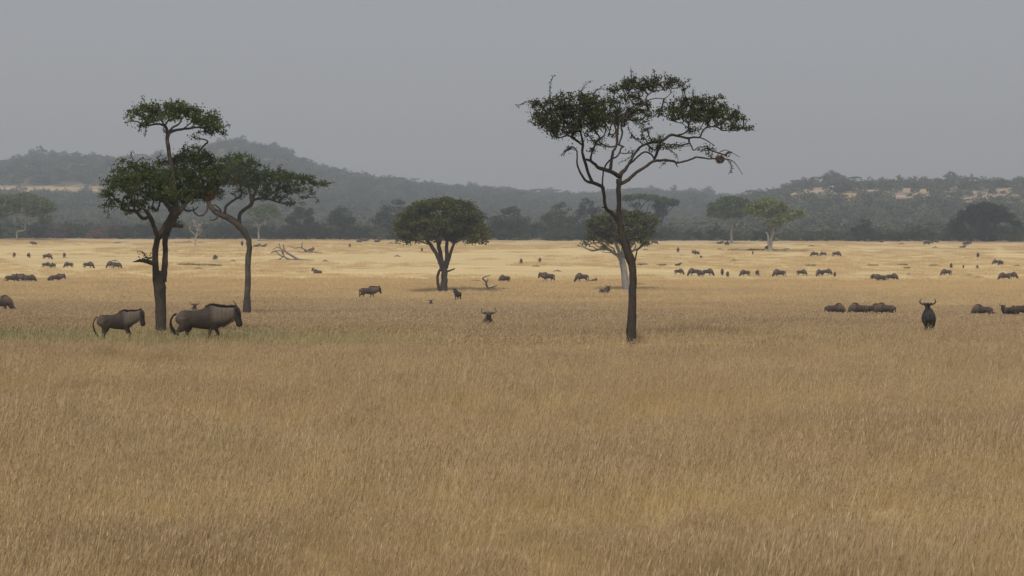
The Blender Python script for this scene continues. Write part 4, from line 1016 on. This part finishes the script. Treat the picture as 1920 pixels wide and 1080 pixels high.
    if pose == 'lie': c = [(-.84, 0, 1.06, .03), (-.92, .03, .95, .03), (-.97, .06, .80, .04), (-1.0, .1, .68, .04), (-1.05, .12, .64, .02)]
    if calf: c = [(x, y, z, r * .65) for x, y, z, r in c]
    sp = smooth_path(np.array(c), 4); tl.tube(sp[:, :3], sp[:, 3] * (.8 + .2), 7, .35, rat=.7)
    parts.append(('tail', tl.build('tail', M['mane'])))
    if full:
        for sy in (-1, 1):
            q = hp(.30, 0) + fx * .045; e = MB(); a = np.linspace(0, math.pi, 5)
            e.tube([(q[0] - .018, sy * .083, q[1]), (q[0], sy * .088, q[1]), (q[0] + .018, sy * .083, q[1])], [.008, .02, .008], 8)
            parts.append(('eye', e.build('eye', M['eye'])))
    if pose == 'lie':
        for _, m_ in parts: m_.transform(Matrix.Translation((0, 0, -.60)))
    return parts
def merged(parts, name='wildebeest'):
    """one mesh for an animal too small in the picture for its parts to show"""
    V = []; Fl = []; mi = []; mats = []; at = {k: [] for k in ('face', 'leg', 'pale', 'brindle')}; n = 0
    for nm, me in parts:
        c = np.empty(len(me.vertices) * 3, np.float32); me.vertices.foreach_get('co', c); V.append(c.reshape(-1, 3))
        m_ = me.materials[0]
        if m_ not in mats: mats.append(m_)
        for p_ in me.polygons: Fl.append(tuple(v + n for v in p_.vertices)); mi.append(mats.index(m_))
        for k in at:
            a = np.zeros(len(me.vertices), np.float32)
            if k in me.attributes: me.attributes[k].data.foreach_get('value', a)
            at[k].append(a)
        n += len(me.vertices)
    return mesh(name, np.concatenate(V), Fl, attrs={k: np.concatenate(v) for k, v in at.items()}, smooth=True, mats=mats, midx=mi)
def put(parts, px, py, yaw, sc, label, group=None, dz=0., D=None):
    D = pix_ground(px, py) if D is None else D
    p = ground_at(px, D); p[2] += dz
    base = math.atan2(p[1], p[0]) - math.pi / 2     # face relative to the line of sight
    rz = math.radians(yaw) + base
    if isinstance(parts, list):
        r = empty('wildebeest', p, rz, label=label, cat='wildebeest', group=group)
        for nm, me in parts: obj(nm, me, r)
    else:
        r = obj('wildebeest', parts); r.location = p; r.rotation_euler = (0, 0, rz); tag(r, label=label, cat='wildebeest', group=group)
    r.scale = sc if isinstance(sc, tuple) else (sc, sc, sc)
    return r
G = 'wildebeest of the herd spread over the plain'
PW = make_wildebeest('walk', M['coat'], seed=1)
PT = make_wildebeest('trot', M['coat'], calf=True, seed=2)
PB = make_wildebeest('stand', M['coat_black'], seed=3, tail='down')
PLc = make_wildebeest('lie', M['coat_far'], seed=4, tail='down')
PG = make_wildebeest('graze', M['coat_far'], seed=5, tail='down')
PWf = make_wildebeest('walk', M['coat_far'], seed=6, tail='down')
put(PW, 380, 651, 0, 1.0, 'big adult wildebeest walking right past the forked tree, tail curled behind it', G)
put(PT, 219, 651, 0, (.73,.73,.90), 'young short horned wildebeest trotting behind the big adult, left of the forked trunk', G)
put(PB, 1742, 639, 93, .9, 'black wildebeest standing alone at the right, rump to us, wide curved horns up', G)
put(PLc, 915, 621, -88, 1.03, 'wildebeest lying deep in the grass so only head and wide horns show, centre', G, dz=-.12)
put(PLc, 363, 594, -85, .95, 'small wildebeest head with horns poking up above the back of the walking adult', G)
MW = [merged(make_wildebeest('walk', M['coat_far'], full=False, seed=11, tail='down')), merged(make_wildebeest('stand', M['coat_far'], full=False, seed=12, tail='down')),
      merged(make_wildebeest('graze', M['coat_far'], full=False, seed=13, tail='down')), merged(make_wildebeest('lie', M['coat_far'], full=False, seed=14, tail='down'))]
MK = merged(make_wildebeest('stand', M['coat_black'], full=False, seed=15, tail='down'))
# pose: w walk, s stand, g graze, l lie, W / G / L: with separate parts, k black
HERD = [
 ('G', 0, 589, 0, 1., 'dark wildebeest cut off by the left edge of the picture, muzzle low in the grass'),
 ('W', 691, 563, 0, .98, 'dark wildebeest walking right by itself between the fallen branches and the dome acacia'),
 ('K', 858, 566, 112, .8, 'black wildebeest standing below the dome acacia with its rump to us'),
 ('L', 808, 577, -90, .7, 'tiny calf head in the grass left of the black wildebeest under the dome acacia'),
 ('L', 1133, 553, -60, 1., 'dark wildebeest lying in the shade left of the grey trunked acacia'),
 ('G', 1566, 598, 0, .76, 'leftmost of the half hidden group grazing left of the horned black wildebeest'),
 ('G', 1611, 598, 180, .78, 'second from left of the half hidden group grazing left of the horned black wildebeest'),
 ('W', 1636, 597, 12, .74, 'third from left of the half hidden group grazing left of the horned black wildebeest'),
 ('G', 1660, 598, 175, .78, 'rightmost of the half hidden group grazing left of the horned black wildebeest'),
 ('G', 1842, 600, 178, .74, 'grey wildebeest back showing above the grass right of the horned black one'),
 ('L', 1868, 598, 160, .6, 'small brown calf nearly hidden in the grass between two adults at the far right'),
 ('S', 1886, 599, -110, .66, 'left one of the pair standing close together near the right edge'),
 ('G', 1897, 599, -60, .68, 'right one of the pair standing close together near the right edge'),
 ('G', 1921, 600, 0, .8, 'wildebeest cut by the right edge of the picture beside the close pair'),
 ('g', 946, 532, 200, .95, 'wildebeest grazing right of the dead twisted branch near the dome acacia'),
 ('W', 1027, 531, 180, 1., 'wildebeest walking left between the twisted branch and the tall tree'),
 ('G', 1091, 531, 180, .95, 'wildebeest grazing beside a lying calf left of the grey trunked acacia'),
 ('l', 1110, 531, 0, .65, 'pale calf lying behind the wildebeest grazing left of the tall tree'),
 ('s', 977, 496, -95, .85, 'left one of two wildebeest facing us between dome acacia and tall tree'),
 ('s', 1012, 494, -85, .85, 'right one of two wildebeest facing us between dome acacia and tall tree'),
 ('l', 595, 514, 160, .9, 'wildebeest lying alone in front of the fallen tree branches'),
 ('l', 579, 474, 0, 1.1, 'wildebeest lying behind the fallen tree branches'),
 ('g', 1273, 516, 10, .8, 'wildebeest grazing just right of the tall tree, at the left end of the middle row'),
 ('g', 1301, 518, 180, 1., 'left one of three overlapping wildebeest right of the tall tree'),
 ('g', 1314, 520, 100, .9, 'middle one of three overlapping wildebeest right of the tall tree'),
 ('g', 1327, 518, 0, .95, 'right one of three overlapping wildebeest right of the tall tree'),
 ('s', 1354, 517, 100, .85, 'left one of two small upright wildebeest right of the overlapping three'),
 ('s', 1364, 520, 90, .7, 'right one of two small upright wildebeest right of the overlapping three'),
 ('g', 1397, 519, 180, .85, 'small wildebeest grazing below the white trunked tree, left of a standing one'),
 ('s', 1420, 519, -70, .85, 'wildebeest standing below the white trunked yellow green tree'),
 ('g', 1461, 521, 180, 1.05, 'large grazing wildebeest in the middle row just right of the white trunked tree'),
 ('g', 1503, 518, 0, .85, 'wildebeest grazing in the middle row, second right of the white trunked tree'),
 ('g', 1537, 519, 230, .95, 'left one of a touching pair in the middle row'),
 ('g', 1550, 517, 0, .85, 'right one of a touching pair in the middle row'),
 ('s', 1565, 520, 90, .65, 'small calf standing at the right end of the touching pair'),
 ('g', 1640, 526, 180, .7, 'calf half hidden behind the head of the trio in the middle row'),
 ('w', 1650, 530, 200, .95, 'centre one of the trio grazing in the middle row right of centre'),
 ('g', 1672, 528, 0, .95, 'rightmost one of the trio grazing in the middle row'),
 ('g', 1774, 518, 180, .9, 'wildebeest grazing alone above the horned black one'),
 ('s', 1783, 504, 80, .75, 'left one of three small wildebeest in a line above the lone grazer'),
 ('s', 1806, 504, 90, .5, 'middle and smallest one of three wildebeest in a line at the right'),
 ('s', 1832, 505, 90, .55, 'right one of three small wildebeest in a line at the right'),
 ('g', 1868, 497, 180, .8, 'left one of a crossing pair high at the right of the plain'),
 ('s', 1876, 499, 110, .85, 'right one of a crossing pair high at the right of the plain'),
 ('s', 1833, 484, 90, .9, 'wildebeest standing upright far out at the right, above the line of three'),
 ('g', 1884, 527, 180, 1., 'left one of the pair grazing near the right edge, above the grey backs'),
 ('g', 1897, 524, 20, .9, 'right one of the pair grazing near the right edge, above the grey backs'),
 ('l', 1271, 499, 0, .6, 'tiny calf lying right of the tall tree above the middle row'),
 ('w', 1305, 480, 150, .9, 'wildebeest walking with a calf at its heel right of the tall tree'),
 ('g', 1314, 485, 60, .5, 'small calf at the heel of the walking wildebeest right of the tall tree'),
 ('g', 1271, 474, 90, .95, 'rounded wildebeest far out just right of the tall tree trunk'),
 ('s', 1411, 478, 90, .6, 'calf standing below the long fallen log'),
 ('s', 1437, 470, 70, .9, 'dark wildebeest standing in front of the white trunk at the end of the log'),
 ('g', 1527, 482, 180, .9, 'left one of three wildebeest grazing in the distance right of the white trunk'),
 ('g', 1543, 481, 180, .75, 'middle one of three wildebeest grazing in the distance right of the white trunk'),
 ('g', 1568, 482, 0, .95, 'right one of three wildebeest grazing in the distance right of the white trunk'),
 ('w', 1738, 461, 0, 1.1, 'dark wildebeest at the foot of the far thicket, left of a smaller one'),
 ('g', 1753, 457, 0, .8, 'small dark wildebeest beside the bigger one at the edge of the far thicket'),
 ('w', 1811, 462, 0, 1., 'dark wildebeest in front of the big dark tree at the edge of the thicket'),
 ('l', 1804, 466, 0, .8, 'brown calf lying before the big dark tree at the far edge'),
 ('s', 1362, 462, 60, 1., 'dark wildebeest standing beside the grey forked trunk'),
 ('l', 1349, 458, 0, .9, 'dark wildebeest lying left of the grey forked trunk'),
 ('w', 1208, 459, 180, 1., 'dark wildebeest at the far edge just right of the tall tree'),
 ('g', 1227, 459, 0, .9, 'far off dark wildebeest second to the right of the tall tree trunk'),
 ('w', 64, 461, 160, .8, 'lone wildebeest far off at the upper left of the plain'),
 ('s', 27, 483, -95, .8, 'wildebeest standing nearest the left edge in the upper left row'),
 ('s', 54, 484, 75, .8, 'wildebeest turned away, second from the left edge in the upper left row'),
 ('g', 89, 487, 0, .95, 'wildebeest grazing third from the left edge in the upper left row'),
 ('s', 121, 484, 90, .85, 'upright wildebeest fourth from the left edge in the upper left row'),
 ('g', 87, 503, 15, .8, 'left one of the close pair in the second row at the left'),
 ('g', 100, 504, 120, .8, 'right one of the close pair in the second row at the left'),
 ('g', 129, 503, 170, .85, 'wildebeest grazing in the second row, right of the close pair'),
 ('g', 166, 504, 0, .95, 'wildebeest grazing in the second row between two others at the left'),
 ('g', 210, 503, 180, .95, 'left one of the overlapping pair left of the forked tree'),
 ('g', 219, 505, 0, .9, 'right one of the overlapping pair left of the forked tree'),
 ('g', 22, 531, 0, .95, 'wildebeest grazing in the third row nearest the left edge'),
 ('w', 47, 531, 180, 1.0, 'left one of two wildebeest standing end to end in the third row at the left'),
 ('g', 56, 531, 30, .9, 'right one of two wildebeest standing end to end in the third row at the left'),
 ('s', 92, 530, 90, .6, 'small calf in the third row beside a bigger wildebeest at the left'),
 ('w', 106, 530, 10, .95, 'wildebeest beside the small calf in the third row at the left'),
 ('s', 404, 489, 100, .9, 'wildebeest standing between the trunks of the two left trees'),
 ('s', 454, 462, 90, 1., 'dark wildebeest far off beside the slender leaning trunk'),
 ('l', 481, 464, 0, .9, 'left one of two dark wildebeest lying right of the slender trunk'),
 ('l', 494, 464, 0, .8, 'right one of two dark wildebeest lying right of the slender trunk'),
 ('s', 656, 465, 90, .8, 'upright wildebeest far off between fallen branches and dome acacia'),
 ('l', 674, 455, 0, .9, 'left one of three dark wildebeest lying at the thicket edge left of the dome acacia'),
 ('w', 685, 455, 0, .8, 'middle one of three dark wildebeest at the thicket edge left of the dome acacia'),
 ('l', 707, 455, 0, .9, 'right one of three dark wildebeest at the thicket edge left of the dome acacia'),
 ('g', 791, 473, 90, .8, 'wildebeest under the left side of the dome acacia crown, far off'),
 ('l', 1652, 455, 0, .7, 'dark wildebeest lying at the thicket edge between two low bushes at the right'),
]
FULL = {'W': PWf, 'G': PG, 'L': PLc, 'K': make_wildebeest('stand', M['coat_black'], seed=8, tail='down'), 'S': make_wildebeest('stand', M['coat_far'], seed=9, tail='down')}
for p_, px, py, yaw, sc, lb in HERD:
    if p_ in FULL: put(FULL[p_], px, py, yaw, sc, lb, G)
    else:
        if p_ == 's': p_, sc = 'g', sc * 1.04       # end on and head down
        put(MW['wsgl'.index(p_)], px, py - 1, yaw + (int(px * 7) % 23 - 11), sc * .97, lb, G, dz=(-.22 if p_ != 'l' else -.05) * sc)

# ================================================================= dead wood on the plain
def dead_wood(name, label, px, py, brs, seed, cat='fallen branch', group=None, bdep=1.0, D=None):
    """brs in photo pixels (x, y, r); thrown over real depth around its base"""
    D0 = pix_ground(px, py) if D is None else D; O = ground_at(px, D0); s = F / D0
    _, yb, _ = proj(O); mb = MB(); rng = np.random.default_rng(seed); npx = []; nd = []
    for bi, br in enumerate(brs):
        b = np.array(br, float); sp = smooth_path(b, 3)
        if bi == 0: ds, de = 0, rng.uniform(-1, 1) * bdep
        else:
            A = np.array(npx); j = int(np.argmin(np.hypot(A[:, 0] - b[0, 0], A[:, 1] - b[0, 1]))); ds = nd[j]; de = ds + rng.uniform(-1, 1) * bdep
        dd = np.linspace(ds, de, len(sp)); pts = P(sp[:, 0], sp[:, 1], D0 + dd)
        g_ = gz(pts[:, 0], pts[:, 1]); pts[:, 2] = np.maximum(pts[:, 2] + (.12 if D0 < 240 else 0), g_ + (.26 if D0 < 240 else .04))
        mb.tube(pts, sp[:, 2] / s, 6, .35); npx += list(zip(sp[:, 0], sp[:, 1])); nd += list(dd)
    o = obj(name, mb.build(name, M['dead'], off=O)); o.location = O
    return tag(o, label=label, cat=cat, group=group)
dead_wood('fallen_branch', 'large bleached fallen branch fanning up to the left, left of the middle acacia', 545, 488, [
  [(588,490,.8),(575,489.5,1.4),(560,487,2.2),(548,480,2.2),(540,475,2),(533,468,1.6),(531,458,1)],
  [(560,487,2),(545,487,1.8),(534,482,1.6),(530,475,1.3),(526,470,1),(517,470,.8)],
  [(534,482,1.4),(525,479,1.2),(518,472,1),(508,474,.7)],[(532,474,1.2),(524,461,1),(524,456,.8)],[(540,476,1.2),(533,471,1),(521,464,.9),(511,468,.6)],
  [(530,482,1),(524,486,.9),(514,489,.7),(505,489,.5)],[(526,470,1),(513,471,.7),(507,475,.5)],[(545,487,1.2),(530,490,.8),(524,484,.7)]], 1)
dead_wood('fallen_branch', 'thin fallen branch lying behind the large fan shaped one', 572, 474, [
  [(605,478,.6),(592,475,1.6),(580,472,1.6),(570,467,1.5),(562,464,1.2),(553,465,.9),(541,460,.5)],[(566,465,1.2),(566,458,.9),(567,453,.6)],[(575,474,1.4),(565,475,1.1),(557,474,.6)]], 2)
dead_wood('fallen_branch', 'dead twisted branch standing up from the ground right of the dome acacia', 915, 545, [
  [(956,543,.7),(948,544,1.1),(938,545,1.4),(928,546,1.6),(917,544,1.8),(912,536,1.8),(911,530,1.5),(905,525,1.3),(907,522,1),(919,518,.6)],
  [(918,543,1.2),(926,539,1),(933,537,.6)],[(912,531,1.2),(915,527,.9),(914,524,.6)]], 3)
dead_wood('fallen_log', 'long dark fallen log lying left of the white trunked yellow green tree', 1400, 470, [
  [(1364,468.5,1.0),(1378,468,1.6),(1395,469,1.6),(1410,468,1.8),(1425,468.5,2),(1434,468,1.4)],[(1384,468,1.2),(1378,466,.8)],[(1409,468,1.2),(1408,465,.6)]], 4, cat='log')
dead_wood('fallen_log', 'short dark log just right of the white trunk at the far side of the plain', 1462, 468.5, [[(1448,467.5,1.4),(1456,468,1),(1466,468,.9),(1475,467,1.3),(1480,466.5,.9)]], 5, cat='log')
dead_wood('fallen_branch', 'slim grey branch lying on the ground behind the forked left tree', 345, 456, [[(328,455,.7),(338,454.5,1),(348,454,1.1),(356,453,1),(360,455,.5)],[(372,455,.8),(378,455,.7)]], 6)
GW = 'bits of dead wood scattered over the plain'
bits = [(220,455,9),(745,456,8),(733,456,6),(1210,468,6),(215,489,7),(610,489,6),(1045,508,8),(1203,535,9),(892,528,8),(1350,467,5),(1522,461,7),(1753,464,6),(1816,516,7),(1834,520,8),(1704,514,5),(1741,523,4),(372,503,8),(1376,488,6),(1907,498,7),(437,489,6),(745,480,6),(1690,457,6),(310,468,9),(1005,499,7)]
for i, (x, y, w) in enumerate(bits):
    dead_wood('dead_branch', 'small dark bit of dead wood lying in the short grass of the plain', x, y + 1.5, [[(x - w, y + .8, .5), (x - w * .3, y - .6, 1.0), (x + w * .4, y, .9), (x + w, y + .8, .4)], [(x, y - .3, .7), (x + w * .3, y - 2.6, .35)]], 20 + i, group=GW, bdep=.6)
# small leafy weeds at the left of the green strip and low herbs on the plain
wt, wc = synth('bush', 801, .9, .62, leaf_mat('weed_leaf', (.03, .045, .02), (.09, .11, .04)), M['dead'], nl=420, leaf=.05)
for i, (px, py, sc) in enumerate([(34, 643, 1.), (24, 646, .7), (62, 648, .8), (78, 652, .6), (98, 650, .55), (8, 648, .6)]):
    place_tree('weed', px, pix_ground(px, py), wt, wc, sc, 'low dark leafy weed in the green strip at the far left' if i else 'largest dark leafy weed in the green strip at the far left', 'plant', 'leafy weeds in the green strip')
ht, hc = synth('bush', 802, 3.0, .45, leaf_mat('herb_leaf', (.06, .07, .025), (.16, .16, .06)), M['dead'], nl=500, leaf=.12)
for px, py, sc in [(352, 497, 1.3), (372, 498, 1.6), (390, 498, 1.2), (404, 499, .8), (1205, 497, .8), (1520, 499, .8), (1635, 499, .8), (1692, 498, .8), (1752, 499, .7), (1240, 498, .7), (1700, 504, .5)]:
    place_tree('herb_patch', px, pix_ground(px, py), ht, hc, (sc, sc, .9), 'low grey green herb patch on the pale far plain', 'plant', 'low herb patches on the pale plain')

# ================================================================= air, sky, sun, camera
SUN_EL, SUN_AZ = math.radians(52), math.radians(193)    # azimuth clockwise from +Y: behind the camera to the left
w = bpy.data.worlds.new('World'); scene.world = w; w.use_nodes = True; nt = w.node_tree; nt.nodes.clear()
sky = N(nt, 'ShaderNodeTexSky', sky_type='NISHITA'); sky.sun_disc = False; sky.sun_elevation = SUN_EL; sky.sun_rotation = SUN_AZ
sky.air_density = 1.0; sky.dust_density = 6.0; sky.ozone_density = 1.0; sky.altitude = 1500
# thin high overcast over the clear sky
tc = N(nt, 'ShaderNodeTexCoord'); sp = N(nt, 'ShaderNodeSeparateXYZ'); nt.links.new(tc.outputs['Generated'], sp.inputs[0])
veil = ramp(nt, sp.outputs[2], [(0, SKY_LOW), (.13, SKY_HIGH), (1, (6.5, 6.5, 6.6))])
cl = noise(nt, vscale(nt, tc.outputs['Generated'], (1, 1, 3)), 1.6, 4, .5)
mixed = mixc(nt, .85, sky.outputs[0], mixc(nt, maprange(nt, cl, .3, .7, 0, .08), veil, (3.6, 3.7, 3.9)))
bg = N(nt, 'ShaderNodeBackground'); nt.links.new(mixed, bg.inputs[0]); bg.inputs[1].default_value = SKY_STR
wo = N(nt, 'ShaderNodeOutputWorld'); nt.links.new(bg.outputs[0], wo.inputs[0])
sl = bpy.data.lights.new('sun', 'SUN'); sl.energy = SUN_E; sl.angle = math.radians(SUN_ANG); sl.color = (1, .93, .82)
so = bpy.data.objects.new('sun', sl); COL.objects.link(so)
sd = Vector((math.sin(SUN_AZ) * math.cos(SUN_EL), math.cos(SUN_AZ) * math.cos(SUN_EL), math.sin(SUN_EL)))
so.rotation_euler = sd.to_track_quat('Z', 'Y').to_euler(); so.location = sd * 300
if HAZE > 0:
    hm, nt = mat('haze'); pv = N(nt, 'ShaderNodeVolumePrincipled'); o_ = N(nt, 'ShaderNodeOutputMaterial')
    pv.inputs['Color'].default_value = (.80, .865, .975, 1); pv.inputs['Density'].default_value = HAZE; pv.inputs['Anisotropy'].default_value = .2
    nt.links.new(pv.outputs[0], o_.inputs['Volume'])
    hb = MB(); x0, x1, y0, y1, z0, z1 = -1800, 1800, -80, 2010, -6, 120
    hb.add([(x, y, z) for x in (x0, x1) for y in (y0, y1) for z in (z0, z1)], [(0, 1, 3, 2), (4, 6, 7, 5), (0, 4, 5, 1), (2, 3, 7, 6), (0, 2, 6, 4), (1, 5, 7, 3)])
    ho = obj('haze', hb.build('haze', hm, smooth=False)); tag(ho, kind='stuff', label='pale dusty air over the plain')
cam = bpy.data.cameras.new('camera'); cam.sensor_width = 36; cam.lens = F / 1920 * 36; cam.clip_end = 6000; cam.clip_start = .5
co = bpy.data.objects.new('camera', cam); COL.objects.link(co); scene.camera = co
mw = Matrix.Identity(4)
for i, v in enumerate((rt, up, -fwd)):
    for j in range(3): mw[j][i] = v[j]
mw.translation = Vector(EYE); co.matrix_world = mw
vs = scene.view_settings; scene.display_settings.display_device = 'sRGB'
vs.view_transform = 'Standard'; vs.look = 'None'; vs.exposure = EXPO; vs.gamma = 1; vs.use_curve_mapping = False
cy = scene.cycles; cy.use_denoising = True; cy.max_bounces = 6; cy.diffuse_bounces = 2; cy.glossy_bounces = 1; cy.transmission_bounces = 3; cy.volume_bounces = 0; cy.transparent_max_bounces = 4
cy.volume_step_rate = 4
